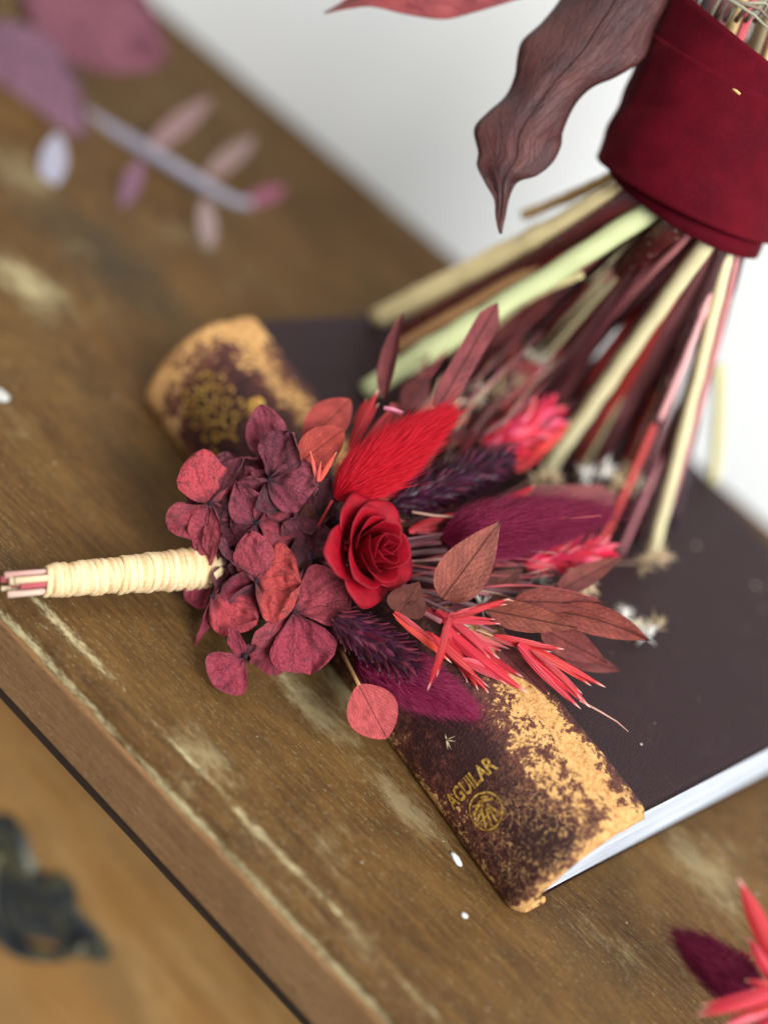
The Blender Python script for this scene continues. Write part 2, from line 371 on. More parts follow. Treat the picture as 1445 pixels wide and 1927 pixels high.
# top board: one long sheet, dense across the worn front edge
prof = [(0.181, 0.0), (0.12, 0.0), (0.06, 0), (0.0, 0), (-0.05, 0), (-0.085, 0.0), (-0.092, 0.0), (-0.0945, 0.0)]
prof += [(-0.0965 - 0.0085 * math.sin(a) * 1.0, -0.0060 * (1 - math.cos(a)) ) for a in np.linspace(0.12, math.pi / 2, 16)]
prof += [(-0.105, -0.009), (-0.105, -0.012), (-0.105, -0.016), (-0.105, -0.020), (-0.1045, -0.0225), (-0.1025, -0.0240), (-0.08, -0.0240), (0.18, -0.0240)]
xs = np.concatenate([np.linspace(-0.62, -0.06, 30), np.linspace(-0.058, 0.30, 460), np.linspace(0.31, 0.75, 24)])
V, F, wear = [], [], []
for x in xs:
    for (y, z) in prof:
        p = Vector((x, y, z)); wv = 0.0
        dd = math.hypot(y + 0.1005, (z + 0.0012) * 0.9)
        if z > -0.0235 and y < -0.07:
            du_ = math.hypot(y + 0.0980, z); dl_ = math.hypot(y + 0.1048, z + 0.0052)
            wv = min(0.8, (0.34 + 0.35 * noise.noise(Vector((x * 60, 4, 0)))) * math.exp(-(du_ / 0.0013) ** 2) + (0.62 + 0.3 * noise.noise(Vector((x * 55, 9, 0)))) * math.exp(-(dl_ / 0.0017) ** 2) + (0.22 + 0.22 * noise.noise(Vector((x * 30, 14, 0)))) * max(0.0, 1 - (dd / 0.0065) ** 2))
            chip = noise.fractal(Vector((x * 95, y * 220, 3.1)), 1.0, 2.0, 4)
            p += Vector((0, 0.0011, -0.0009)) * max(0, chip) * min(1, wv * 2)
            p.y += 0.0010 * noise.noise(Vector((x * 22, 1.7, 0))) * min(1, wv * 2)
        V.append(p); wear.append(wv)
F = grid_faces(len(xs), len(prof))
F = [tuple(reversed(f)) for f in F]
top = mesh('top_board', V, F, M_top, chest, attr={'wear': wear})
# the front of the board is its own strip of wood, set under the worn edge
rail = box('front_rail', -0.62, 0.75, -0.1062, -0.090, -0.0236, -0.0058, M_rail, chest, 0.0008)
box('drawer_front', -0.33, 0.52, -0.050, -0.030, -0.245, -0.0350, M_drawer, chest, 0.0015)
box('carcass', -0.60, 0.73, -0.028, 0.178, -0.55, -0.0245, M_rail, chest, 0.001)
box('gap_shade_strip', -0.62, 0.75, -0.1025, -0.080, -0.0318, -0.0238, M_gap_shade, chest, 0.0012)  # added dark strip, paints the shadow gap between rail and drawer
dr = [o for o in chest.children if o.name.startswith('drawer_front')][0]
# cast drawer pull: a shaped back plate with a hanging bail
outl = [(-60, 1580), (-20, 1535), (20, 1530), (48, 1560), (62, 1610), (88, 1650), (112, 1640), (138, 1660), (150, 1715), (190, 1755), (212, 1790), (196, 1815), (150, 1800), (110, 1775), (60, 1770), (0, 1780), (-60, 1760)]
yp = -0.0505
ov = [aty(a, b, yp) for a, b in outl]; n = len(ov)
cx = sum(ov, Vector()) / n
V = ov + [p.lerp(cx, 0.16) + Vector((0, -0.003, 0)) for p in ov] + [cx + Vector((0, -0.0042, 0))]
F = [(i, (i + 1) % n, n + (i + 1) % n, n + i) for i in range(n)] + [(n + i, n + (i + 1) % n, 2 * n) for i in range(n)]
mesh('back_plate', V, F, M_iron, dr)
ba = aty(15, 1600, yp) + Vector((0, -0.006, 0)); bb = aty(175, 1765, yp) + Vector((0, -0.006, 0))
pts = [ba.lerp(bb, t) + Vector((0, -0.006 * math.sin(math.pi * t), -0.017 * math.sin(math.pi * t) ** 0.6)) for t in np.linspace(0, 1, 15)]
tube('bail_handle', pts, lambda t: 0.0018 + 0.0012 * math.sin(math.pi * t), M_iron, dr)
for q in (ba, bb): tube('handle_post', [q + Vector((0, 0.008, 0)), q + Vector((0, 0.001, 0)), q + Vector((0, -0.002, 0))], lambda t: 0.0032 - 0.001 * t, M_iron, dr, sides=12)

# ------------------------------------------------------------------ book
book = thing('leather_book', 'old dark leather book with worn tan spine and gilt publisher mark, lying on chest', 'book', bk(0.09, 0.06, 0.0))
SP = [(0.0070, 0.0302), (0.0035, 0.0302), (0.0012, 0.0299), (-0.001, 0.0297), (-0.0038, 0.0291), (-0.0066, 0.0280), (-0.0095, 0.0262), (-0.0124, 0.0236), (-0.0148, 0.0201), (-0.0167, 0.0161),
      (-0.0179, 0.0120), (-0.0186, 0.0080), (-0.0187, 0.0046), (-0.0180, 0.0020), (-0.0162, 0.0006), (-0.0130, 0.0002), (-0.0080, 0.0002)]
SP = [Vector((a, b)) for a, b in SP]
cum = [0]
for a, b in zip(SP, SP[1:]): cum.append(cum[-1] + (b - a).length)
LT = cum[-1]
def sp_at(s):                                     # s in 0..1 along the spine profile, from the front joint to the back joint
    x = max(0, min(1, s)) * LT
    for i in range(len(SP) - 1):
        if x <= cum[i + 1] or i == len(SP) - 2:
            t = (x - cum[i]) / (cum[i + 1] - cum[i]); p = SP[i].lerp(SP[i + 1], t); d = (SP[i + 1] - SP[i]).normalized(); return p, Vector((-(-d.y), -d.x))
def spine_pt(u, s, lift=0.0):
    p, nn = sp_at(s); nn = Vector((sp_at(s)[1].x, sp_at(s)[1].y))
    d = sp_at(min(1, s + 0.01))[0] - sp_at(max(0, s - 0.01))[0]; d.normalize(); nn = Vector((d.y, -d.x))
    q = p + nn * lift
    return bk(u, q.x, q.y)
def gauss(x, m, s): return math.exp(-((x - m) / s) ** 2)
nu, ns = 220, 56
V, wr, ck = [], [], []
for i in range(nu):
    ti = i / (nu - 1); u = -0.0012 + 0.1824 * ti
    endr = max(0, 1 - min(ti, 1 - ti) / 0.018)
    for j in range(ns):
        s = j / (ns - 1)
        lift = 0.0009 - 0.0022 * endr ** 2 + 0.00035 * noise.noise(Vector((u * 70, s * 5, 0)))
        lift -= 0.0010 * gauss(s, 0.13, 0.035)
        V.append(spine_pt(u, s, lift))
        ww = 0.13 + 0.66 * gauss(s, 0.13, 0.10) * (0.6 + 0.4 * ti) + 0.62 * gauss(ti, 0.0, 0.07) + 0.55 * gauss(ti, 1.0, 0.012) + 0.40 * gauss(s, 0.30, 0.14) * gauss(ti, 0.86, 0.12)
        ww += 0.40 * gauss(s, 0.82, 0.08) + 0.22 * gauss(s, 0.62, 0.08) * gauss(ti, .88, .06) - 0.42 * gauss(s, 0.50, 0.12) * gauss(ti, 0.95, 0.035)
        ww -= 0.16 * gauss(s, 0.45, 0.10) * gauss(ti, .75, .2)
        wr.append(ww); ck.append(1.0 * gauss(s, .50, .28) * gauss(ti, .955, .075) + .5 * gauss(s, .3, .2) * gauss(ti, .97, .05))
spine = mesh('spine', V, [tuple(reversed(f)) for f in grid_faces(nu, ns)], M_leather, book, attr={'wear': wr, 'crk': ck}, solid=0.0014)
# covers
def board(name, z0, z1, v0, v1, wearfn):
    V, wv, F = [], [], []
    us = np.linspace(0.0, 0.1800, 150); vs = np.concatenate([np.linspace(v0, v0 + 0.03, 34), np.linspace(v0 + 0.033, v1, 40)])
    e = 0.0007
    def ring(u, v, top): return bk(u, v, z1 if top else z0)
    nu2, nv2 = len(us), len(vs)
    for top in (1, 0):
        for u in us:
            for v in vs:
                edge = min(u - us[0], us[-1] - u, v1 - v)
                dz = -e * max(0, 1 - edge / 0.0012) ** 2
                p = bk(u, v, (z1 + dz) if top else (z0 - dz)); p.z += 0.00012 * noise.noise(Vector((u * 60, v * 60, 0))) if top else 0
                V.append(p); wv.append(wearfn(u, v))
    F = [tuple(reversed(f)) for f in grid_faces(nu2, nv2)]; F = grid_faces(nu2, nv2)
    F = [tuple(f) for f in F]; B = nu2 * nv2
    F += [tuple(reversed(f)) for f in grid_faces(nu2, nv2, base=B)]
    per = [i * nv2 for i in range(nu2)] + [(nu2 - 1) * nv2 + j for j in range(1, nv2)] + [i * nv2 + nv2 - 1 for i in range(nu2 - 2, -1, -1)] + [j for j in range(nv2 - 2, 0, -1)]
    for a, b in zip(per, per[1:] + per[:1]): F.append((a, B + a, B + b, b))
    return mesh(name, V, F, M_leather, book, attr={'wear': wv})
board('front_cover', 0.0276, 0.0300, 0.0015, 0.1460, lambda u, v: -0.75 + 1.30 * gauss(v, 0.0015, 0.0042) + 0.35 * gauss(v, 0, 0.012) * gauss(u, 0.163, 0.010) + 0.25 * gauss(u, 0.18, 0.002) * gauss(v, 0, 0.03))
board('back_cover', 0.0003, 0.0026, -0.0090, 0.1440, lambda u, v: -0.7 + 0.5 * gauss(u, .18, .0015))
# page block with a fanned tail edge
inner = [sp_at(s)[0] for s in np.linspace(0.10, 0.86, 22)]
V, F = [], []
ol = [Vector((max(p.x + 0.0016, -0.0162), min(max(p.y, 0.0028), 0.0274))) for p in inner]
ol = [Vector((0.1405, 0.0274))] + ol + [Vector((0.1405, 0.0028))]
nl = len(ol)
for u in (0.0018, 0.1797):
    for p in ol: V.append(bk(u, p.x, p.y))
F = [(i, (i + 1) % nl, nl + (i + 1) % nl, nl + i) for i in range(nl)] + [tuple(range(nl)), tuple(reversed(range(nl, 2 * nl)))]
mesh('page_block', V, F, M_paper, book, smooth=False)
# gilt lettering and emblem, pressed on the curve of the spine
def glyph_mesh(txt):
    cu = bpy.data.curves.new('txt', 'FONT'); cu.body = txt; cu.align_x = 'CENTER'; cu.align_y = 'CENTER'; cu.resolution_u = 3; cu.size = 1; cu.offset = 0.03
    o = bpy.data.objects.new('txt', cu); C.objects.link(o); bpy.context.view_layer.update()
    me = o.to_mesh(); V = [v.co.copy() for v in me.vertices]; F = [tuple(p.vertices) for p in me.polygons]; o.to_mesh_clear()
    bpy.data.objects.remove(o); bpy.data.curves.remove(cu); return V, F
def find_spine(px, py):                            # the place on the spine under a pixel
    best = None
    for u in np.linspace(0, 0.18, 121):
        for s in np.linspace(0.05, 0.9, 60):
            q = RW @ (spine_pt(u, s, 0.0012) - CAM)
            e = (PW / 2 + FPX * q.x / q.z - px) ** 2 + (PH / 2 + FPX * q.y / q.z - py) ** 2
            if best is None or e < best[0]: best = (e, u, s)
    return best[1], best[2]
def stamp(name, V, F, u0, s0, parent=spine, lift=0.00185):
    # x of the stamp runs round the spine towards the front cover, y runs towards the head
    W_ = []
    for v in V: W_.append(spine_pt(u0 - v[1], s0 - v[0] / LT, lift))
    return mesh(name, W_, F, M_gold, parent, smooth=False)
ut, stx = find_spine(886, 1474); ue, se = find_spine(918, 1527)
tv, tf = glyph_mesh('AGUILAR')
stamp('gilt_lettering', [(v.x * 0.0037, v.y * 0.0054) for v in tv], tf, ut, stx)
def ring_geo(ro, ri, n=40, cx=0, cy=0):
    V = [(cx + r * math.cos(2 * math.pi * i / n), cy + r * math.sin(2 * math.pi * i / n)) for r in (ro, ri) for i in range(n)]
    return V, [(i, (i + 1) % n, n + (i + 1) % n, n + i) for i in range(n)]
EV, EF = ring_geo(0.0046, 0.0041)
def bar(a, b, w):
    a, b = Vector(a), Vector(b); d = (b - a).normalized(); p = Vector((-d.y, d.x)) * w / 2; k = len(EV)
    EV.extend([tuple(a + p), tuple(a - p), tuple(b - p), tuple(b + p)]); EF.append((k, k + 1, k + 2, k + 3))
for a, b, w_ in [((-.0026, -.003), (-.0004, .0012), .0007), ((-.0010, -.0037), (.0004, .0004), .0006), ((.0008, -.0038), (.0012, .0006), .0006), ((.0026, -.003), (.0014, .0010), .0006),
                 ((-.0034, .0012), (.0004, .0026), .0008), ((.0004, .0026), (.0034, .0010), .0007), ((-.0026, .0000), (.0002, .0014), .0006), ((-.002, .0030), (.0006, .0016), .0006), ((.001, .0032), (.0028, .0022), .0006), ((-.0038, -.001), (.0038, -.0006), .0004)]: bar(a, b, w_)
stamp('gilt_emblem', EV, EF, ue, se)
# tooled gilt ornament near the head: rows of small flourishes
random.seed(3)
EV, EF = [], []
def curl(x0, y0, r0, a0, turns, w0):
    prev = None
    for k in range(15):
        q = k / 14; a = a0 + q * turns; rr_ = r0 * (1 - .75 * q); p = (x0 + rr_ * math.cos(a), y0 + rr_ * math.sin(a))
        if prev: bar(prev, p, w0 * (1 - .6 * q))
        prev = p
for sx in (-1, 1):
    for k in range(4):
        y0 = 0.0085 - 0.0052 * k
        curl(sx * .0034, y0, .0026 - .0002 * k, math.pi / 2 + sx * .6, -sx * 5.2, .0011)
        curl(sx * .0062, y0 - .0020, .0015, -math.pi / 2, sx * 4.6, .0008)
        bar((sx * .0006, y0 - .003), (sx * .0030, y0 + .0002), .0008)
for k in range(5): bar((0, .0100 - .0048 * k), (0, .0066 - .0048 * k), .0009)
uh, sh = find_spine(400, 770)
stamp('gilt_tooling', EV, EF, uh, sh, lift=0.002)
uh2, sh2 = find_spine(478, 762)
rv, rf = ring_geo(0.0022, 0.0003, 20); stamp('gilt_dot', rv, rf, uh2, sh2, lift=0.002)

# ------------------------------------------------------------------ plant builders
def prof_fn(kind):
    f = {'round': lambda t: max(0, math.sin(math.pi * t ** 0.80)) ** 0.62,
         'obov': lambda t: max(0, math.sin(math.pi * t ** 1.35)) ** 0.72,
         'ovate': lambda t: (t + 0.0) ** 0.55 * (1 - t) ** 1.12,
         'oval': lambda t: max(0, math.sin(math.pi * t)) ** 0.7,
         'lance': lambda t: t ** 0.7 * (1 - t) ** 1.05,
         'glume': lambda t: (t + 0.015) ** 0.45 * (1 - t) ** 0.9,
         'blade': lambda t: min(1, (t * 5) ** 0.5 * 0.6 + 0.45) * min(1, ((1 - t) * 6) ** 0.75)}[kind]
    mx = max(f(i / 60) for i in range(61)); return lambda t: f(t) / mx
def leaf(name, parent, mat, col, b, t, width, d0, d1, shape='ovate', roll=0, cup=0.0, bend=0.0, ruf=0.0, curl=0.0, fold=0.0, twist=0, n=(14, 9), sway=0.0, seed=None, solid=None):
    """A leaf, petal or husk from base to tip; b, t in photo pixels with distances d0, d1; width in pixels at that distance."""
    if not isinstance(b, Vector) and parent and root_origin(parent) == BT0: d0 = clear(b[0], b[1], d0); d1 = clear(t[0], t[1], d1)
    B = at(b[0], b[1], d0) if not isinstance(b, Vector) else b
    T = at(t[0], t[1], d1) if not isinstance(t, Vector) else t
    a = T - B; L = a.length; a = a / L
    tc = (CAM - (B + T) / 2).normalized(); nn = (tc - a * tc.dot(a)).normalized(); s0 = a.cross(nn)
    hw = width * 0.5 * (d0 + d1) / 2 / FPX
    f = prof_fn(shape); sd = seed if seed is not None else random.uniform(0, 90)
    V, UV = [], []
    for i in range(n[0]):
        q = i / (n[0] - 1); ro = math.radians(roll + twist * (q - 0.5))
        s = s0 * math.cos(ro) + nn * math.sin(ro); m = nn * math.cos(ro) - s0 * math.sin(ro)
        w_ = hw * f(min(0.998, max(0.002, q)))
        ctr = B + a * (L * q) + nn * (bend * L * 4 * q * (1 - q)) + nn * (curl * L * q ** 3) + s0 * (sway * L * 4 * q * (1 - q))
        for j in range(n[1]):
            v = 2 * j / (n[1] - 1) - 1
            h = cup * w_ * v * v + fold * w_ * abs(v)
            rr = ruf * hw * (noise.noise(Vector((q * 3.1 + sd, v * 2.0, sd))) * (0.35 + 0.9 * max(abs(v), q ** 2)) + 0.45 * noise.noise(Vector((q * 7 + sd, v * 5.0, 5 + sd))))
            e = 1 + (0.10 * ruf * noise.noise(Vector((q * 9 + sd, v, 9))) if ruf else 0)
            V.append(ctr + s * (w_ * v * e) + m * (h + rr)); UV.append((q, 0.5 + w_ * v / L))
    return mesh(name, V, grid_faces(*n), mat, parent, col, UV, solid=solid)

def ellipsoid_core(p0, p1, rad, n=14, m=12, pw=(0.5, 0.8)):
    a = Vector(p1) - Vector(p0); L = a.length; a, x, y = frame(a); V = []
    f = lambda t: (t ** pw[0] * (1 - t) ** pw[1])
    mx = max(f(i / 50) for i in range(51))
    for i in range(n):
        t = min(0.995, max(0.005, i / (n - 1)))
        for j in range(m):
            an = 2 * math.pi * j / m; V.append(Vector(p0) + a * (L * t) + (x * math.cos(an) + y * math.sin(an)) * rad * f(t) / mx)
    return V, grid_faces(n, m, True) + [tuple(reversed(range(m))), tuple((n - 1) * m + j for j in range(m))], (lambda t: rad * f(min(0.995, max(0.005, t))) / mx)
def bunny(parent, b, t, width, d0, d1, col, nh=3600, label=None, hl=0.0075, sag=Vector((0, 0, 0)), stem=None, seed=1):
    m_ = width * .4 * d0 / FPX; d0 = clear(*b, d0, m_); d1 = clear(*t, d1, m_)
    B, T = at(*b, d0), at(*t, d1); a = T - B; L = a.length; ax, x, y = frame(a)
    R_ = width * 0.5 * (d0 + d1) / 2 / FPX
    Bc, Tc = B + ax * L * 0.02, T - ax * L * 0.17
    V, F, rf = ellipsoid_core(Bc, Tc, R_ * 0.52, pw=(0.5, 0.85))
    dk = tuple(c * 0.75 for c in col[:3]) + (1,)
    core = mesh('bunny_tail', V, F, M_core, parent, dk)
    if label: core['label'] = label
    r = random.Random(seed); HV, HF = [], []; Lc = (Tc - Bc).length
    for k in range(nh):
        q = r.random() ** 0.9; an = r.uniform(0, 2 * math.pi); rad = x * math.cos(an) + y * math.sin(an)
        p = Bc + ax * (Lc * q) + rad * (rf(q) * 0.92)
        le = hl * r.uniform(0.55, 1.15) * (1.0 if r.random() > 0.03 else 1.5)
        out = 0.72 * (1 - q) + 0.12
        d = (ax * (1.0) + rad * (out + r.uniform(-.1, .16)) + Vector((r.uniform(-1, 1), r.uniform(-1, 1), r.uniform(-1, 1))) * 0.20).normalized()
        d2 = (d + ax * 0.35 - rad * 0.22 + Vector((r.uniform(-1, 1), r.uniform(-1, 1), r.uniform(-1, 1))) * 0.10).normalized()
        w_ = r.uniform(0.00005, 0.00009)
        s = d.cross(rad).normalized(); u = d.cross(s)
        p1 = p + d * le * 0.5; p2 = p1 + d2 * le * 0.5; k0 = len(HV)
        for qq, ww in ((p, w_), (p1, w_ * 0.8)):
            for an2 in (0, 2.094, 4.189): HV.append(qq + (s * math.cos(an2) + u * math.sin(an2)) * ww)
        HV.append(p2)
        for i in range(3):
            j = (i + 1) % 3; HF.append((k0 + i, k0 + j, k0 + 3 + j, k0 + 3 + i)); HF.append((k0 + 3 + i, k0 + 3 + j, k0 + 6))
    mesh('hair', HV, HF, M_hair, core, col, kind='stuff')
    if stem: tube('tail_stalk', arc_pts(B, stem, n=6), 0.0004, M_stem, core, dk, 6)
    return core
def scale_mesh(name, L, W, mat):
    V = []; n, m = 5, 3
    for i in range(n):
        q = i / (n - 1); w_ = W * [0.35, 0.95, 1.0, 0.62, 0.03][i]
        for j in range(m):
            v = j - 1; V.append((w_ * v * 0.5, L * q, (0.28 * W * (1 - abs(v))) * (1 - q * .5) + 0.10 * L * q * q))
    me = bpy.data.meshes.new(name); me.from_pydata(V, [], grid_faces(n, m)); me.materials.append(mat)
    return me
SCALE_ME = scale_mesh('scale', 0.0052, 0.0016, M_scale)
def grass_head(parent, b, t, width, d0, d1, cols, count=200, seed=1, label=None, spread=0.45, name='canary_grass_head', single=True, size=1.0):
    B, T = at(*b, d0), at(*t, d1); a = T - B; L = a.length; ax, x, y = frame(a); R_ = width * 0.5 * (d0 + d1) / 2 / FPX
    V, F, rf = ellipsoid_core(B, T, R_ * 0.74, pw=(0.35, 0.45))
    core = mesh(name, V, F, M_core, parent, tuple(c * 0.4 for c in cols[0][:3]) + (1,))
    if label: core['label'] = label
    r = random.Random(seed); off = root_origin(parent); JV, JF = [], []
    for k in range(count):
        q = (k + 0.5) / count * 0.97; an = k * 2.39996 + r.uniform(-.25, .25); rad = x * math.cos(an) + y * math.sin(an)
        p = B + ax * (L * q * 0.93) + rad * (rf(q) * 0.9)
        yy = (ax * 1.0 + rad * (spread + r.uniform(-.12, .2)) + Vector((r.uniform(-1, 1), r.uniform(-1, 1), r.uniform(-1, 1))) * .12).normalized()
        zz = (rad - yy * rad.dot(yy)).normalized(); xx = yy.cross(zz); sc = r.uniform(0.8, 1.2) * size
        Mx = Matrix(((xx.x, yy.x, zz.x), (xx.y, yy.y, zz.y), (xx.z, yy.z, zz.z)))
        if single:
            o = bpy.data.objects.new('scale', SCALE_ME); C.objects.link(o); o.parent = core
            o.matrix_local = Matrix.Translation(p - off) @ Mx.to_4x4() @ Matrix.Scale(sc, 4)
            cc = r.choice(cols); o.color = tuple(c * r.uniform(0.75, 1.25) for c in cc[:3]) + (1,)
        else:
            k0 = len(JV)
            for v in SCALE_ME.vertices: JV.append(p + Mx @ (v.co * sc))
            for f in SCALE_ME.polygons: JF.append(tuple(k0 + i for i in f.vertices))
    if not single: mesh('scales', JV, JF, M_scale, core, cols[0], kind='stuff', smooth=False)
    return core
def fluff(parent, px, py, d, r_px, n, col, seed, core_col):
    r = random.Random(seed); P = at(px, py, d); R_ = r_px * d / FPX; V, F = [], []
    up = Vector((r.uniform(-.5, .8), r.uniform(-.4, .4), 0.5)).normalized()
    for k in range(n):
        dv = (up * 0.6 + Vector((r.gauss(0, 1), r.gauss(0, 1), r.gauss(0, 1))).normalized()).normalized(); le = R_ * r.uniform(.6, 1.1)
        a, x, y = frame(dv); k0 = len(V); w_ = R_ * r.uniform(.05, .11)
        for j in range(4): V.append(P + dv * le * 0.25 + (x * math.cos(j * 1.571) + y * math.sin(j * 1.571)) * w_)
        V.append(P); V.append(P + dv * le)
        for j in range(4): F.append((k0 + j, k0 + (j + 1) % 4, k0 + 4)); F.append((k0 + (j + 1) % 4, k0 + j, k0 + 5))
    return mesh('dried_floret', V, F, M_fluff, parent, col)
def empty_part(name, parent, label=None):
    o = bpy.data.objects.new(name, None); C.objects.link(o); o.parent = parent; o.empty_display_size = 0.003
    if label: o['label'] = label
    return o

# ------------------------------------------------------------------ boutonniere
def off_book(p, margin=0.0016):
    u = p.x * c13 - p.y * s13; v = p.x * s13 + p.y * c13
    if not (-0.002 < u < 0.183): return True
    if v >= -0.001: return p.z > 0.0302 + margin or v > 0.15
    if v < -0.019 - margin: return True
    s_ = min(cum, key=lambda c: abs(sp_at(c / LT)[0].x - v) + (0 if sp_at(c / LT)[0].y > 0.004 else 1)) / LT
    return p.z > sp_at(s_)[0].y + margin
def clear(px, py, d, margin=0.0016):
    while not off_book(at(px, py, d), margin) and d > 0.25: d -= 0.0005
    return d
BT0 = at(10, 1090, 0.326)
bt = thing('boutonniere', 'dried boutonniere of red rose, burgundy hydrangea and bunny tails leaning on the book spine', 'boutonniere', at(10, 1090, 0.326))
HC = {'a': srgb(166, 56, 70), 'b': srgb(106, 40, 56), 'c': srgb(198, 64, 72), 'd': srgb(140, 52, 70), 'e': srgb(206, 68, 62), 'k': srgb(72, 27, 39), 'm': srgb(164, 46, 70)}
DH = 0.345
def floret(ctr, d, petals, ctr_col=srgb(40, 26, 38)):
    """petals: (tip, width, distance change at tip in mm, roll, cup, colour, shape[, base])"""
    e = None
    V, F, _ = ellipsoid_core(at(*ctr, DH + d / 1000 + 0.0006), at(*ctr, DH + d / 1000 - 0.0012), 0.0008, 6, 7)
    e = mesh('hydrangea_floret', V, F, M_core, bt, ctr_col)
    for p in petals:
        tip, wd, dt, ro, cu, co, sh = p[:7]; b = p[7] if len(p) > 7 else ctr; db = p[8] if len(p) > 8 else 0
        leaf('petal', e, M_petal, HC[co], b, (b[0] + (tip[0] - b[0]) * 1.05, b[1] + (tip[1] - b[1]) * 1.05), wd * 1.14, DH + (d + db) / 1000, DH + (d + dt) / 1000, sh, ro, cu, ruf=0.27 + 0.10 * random.random(), n=(24, 21), curl=random.uniform(-.10, .12), fold=random.choice([-.08, 0, .1]))
    return e
# lower right floret, open and facing the lens
floret((553, 1151), -3, [((652, 1104), 112, 1, 18, .14, 'a', 'obov'), ((584, 1262), 112, 1, -8, .12, 'm', 'obov'), ((474, 1234), 74, 2, 42, .22, 'a', 'obov')])
floret((483, 1093), -4, [((563, 1098), 138, -1, 10, -.22, 'e', 'round'), ((474, 1004), 70, -2, 4, -.25, 'a', 'round'), ((424, 1012), 66, 5, -35, .3, 'b', 'obov'), ((452, 1150), 60, 6, 20, .2, 'b', 'obov')])
floret((400, 1122), -2, [((482, 1168), 92, -2, 14, -.35, 'c', 'round'), ((496, 1140), 100, 4, -12, .2, 'm', 'round', (420, 1100)), ((369, 1209), 30, 3, 55, .4, 'm', 'lance'), ((430, 1085), 60, 6, -20, .2, 'b', 'obov')])
floret((483, 983), 0, [((445, 908), 66, -1, 12, .18, 'd', 'ovate'), ((500, 936), 30, 0, -20, .3, 'a', 'oval'), ((421, 1058), 92, 3, -14, .2, 'b', 'obov'), ((549, 1008), 66, 2, 20, .15, 'a', 'obov')])
floret((508, 902), -1, [((548, 816), 84, -3, 24, .35, 'b', 'obov'), ((594, 916), 96, -4, 10, -.35, 'd', 'round'), ((520, 962), 74, 2, 18, .25, 'k', 'obov'), ((452, 905), 50, 2, 58, .4, 'd', 'obov')])
floret((512, 862), 6, [((492, 766), 70, -1, 10, .14, 'd', 'round'), ((456, 870), 60, 3, 60, .3, 'a', 'obov')])
floret((396, 948), -2, [((384, 850), 96, 1, -18, -.16, 'c', 'round'), ((321, 992), 82, 1, 30, .35, 'a', 'obov'), ((388, 1072), 58, 3, -30, .5, 'a', 'lance'), ((452, 866), 50, 4, 50, .3, 'b', 'obov')])
floret((461, 1235), -8, [((404, 1288), 86, -2, 4, .16, 'm', 'obov'), ((434, 1183), 30, 1, 25, .3, 'm', 'oval'), ((480, 1214), 22, 3, 30, .3, 'b', 'oval')])
floret((600, 965), 3, [((622, 902), 70, -2, 26, .4, 'k', 'obov'), ((560, 985), 66, 0, -20, .3, 'b', 'obov'), ((606, 1000), 60, 4, 10, .2, 'k', 'obov')])
floret((590, 1050), 3, [((536, 985), 84, -3, 16, -.35, 'b', 'round'), ((545, 1060), 78, -2, 26, -.3, 'k', 'round'), ((600, 985), 64, -1, 8, -.3, 'b', 'round'), ((580, 1110), 60, 2, 30, .3, 'b', 'obov')])
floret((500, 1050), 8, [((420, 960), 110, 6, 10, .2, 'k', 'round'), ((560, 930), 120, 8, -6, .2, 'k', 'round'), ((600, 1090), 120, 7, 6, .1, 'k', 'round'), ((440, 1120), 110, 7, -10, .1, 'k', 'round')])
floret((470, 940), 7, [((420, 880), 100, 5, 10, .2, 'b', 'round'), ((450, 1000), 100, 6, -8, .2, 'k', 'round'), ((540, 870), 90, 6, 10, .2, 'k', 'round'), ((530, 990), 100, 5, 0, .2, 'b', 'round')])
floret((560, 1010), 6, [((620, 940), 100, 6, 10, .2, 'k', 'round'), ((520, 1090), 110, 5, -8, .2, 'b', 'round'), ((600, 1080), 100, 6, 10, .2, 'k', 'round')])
floret((520, 1215), 2, [((492, 1272), 60, 4, 10, .1, 'm', 'obov')])
rp_ = random.Random(31)
for k in range(13):
    cx_, cy_ = rp_.uniform(400, 600), rp_.uniform(880, 1150); n0 = rp_.uniform(0, 6)
    floret((cx_, cy_), rp_.uniform(1.5, 4.5), [((cx_ + 62 * math.cos(n0 + a_), cy_ + 62 * math.sin(n0 + a_)), rp_.uniform(44, 66), rp_.uniform(-2, 2), rp_.uniform(-35, 35), rp_.choice([.55, -.5, .4]), rp_.choice('bdbkam'), rp_.choice(['round', 'obov'])) for a_ in (0, 1.6, 3.1, 4.7)])
sk = srgb(84, 34, 44)
for p0, p1 in [((461, 1235), (500, 1180)), ((553, 1151), (520, 1080)), ((400, 1122), (450, 1070)), ((396, 948), (450, 1030)), ((508, 902), (500, 1000)), ((512, 862), (500, 980))]:
    tube('floret_stalk', arc_pts(at(*p0, DH + .001), at(*p1, DH + .011), n=6), 0.0005, M_stem, bt, sk, 6)

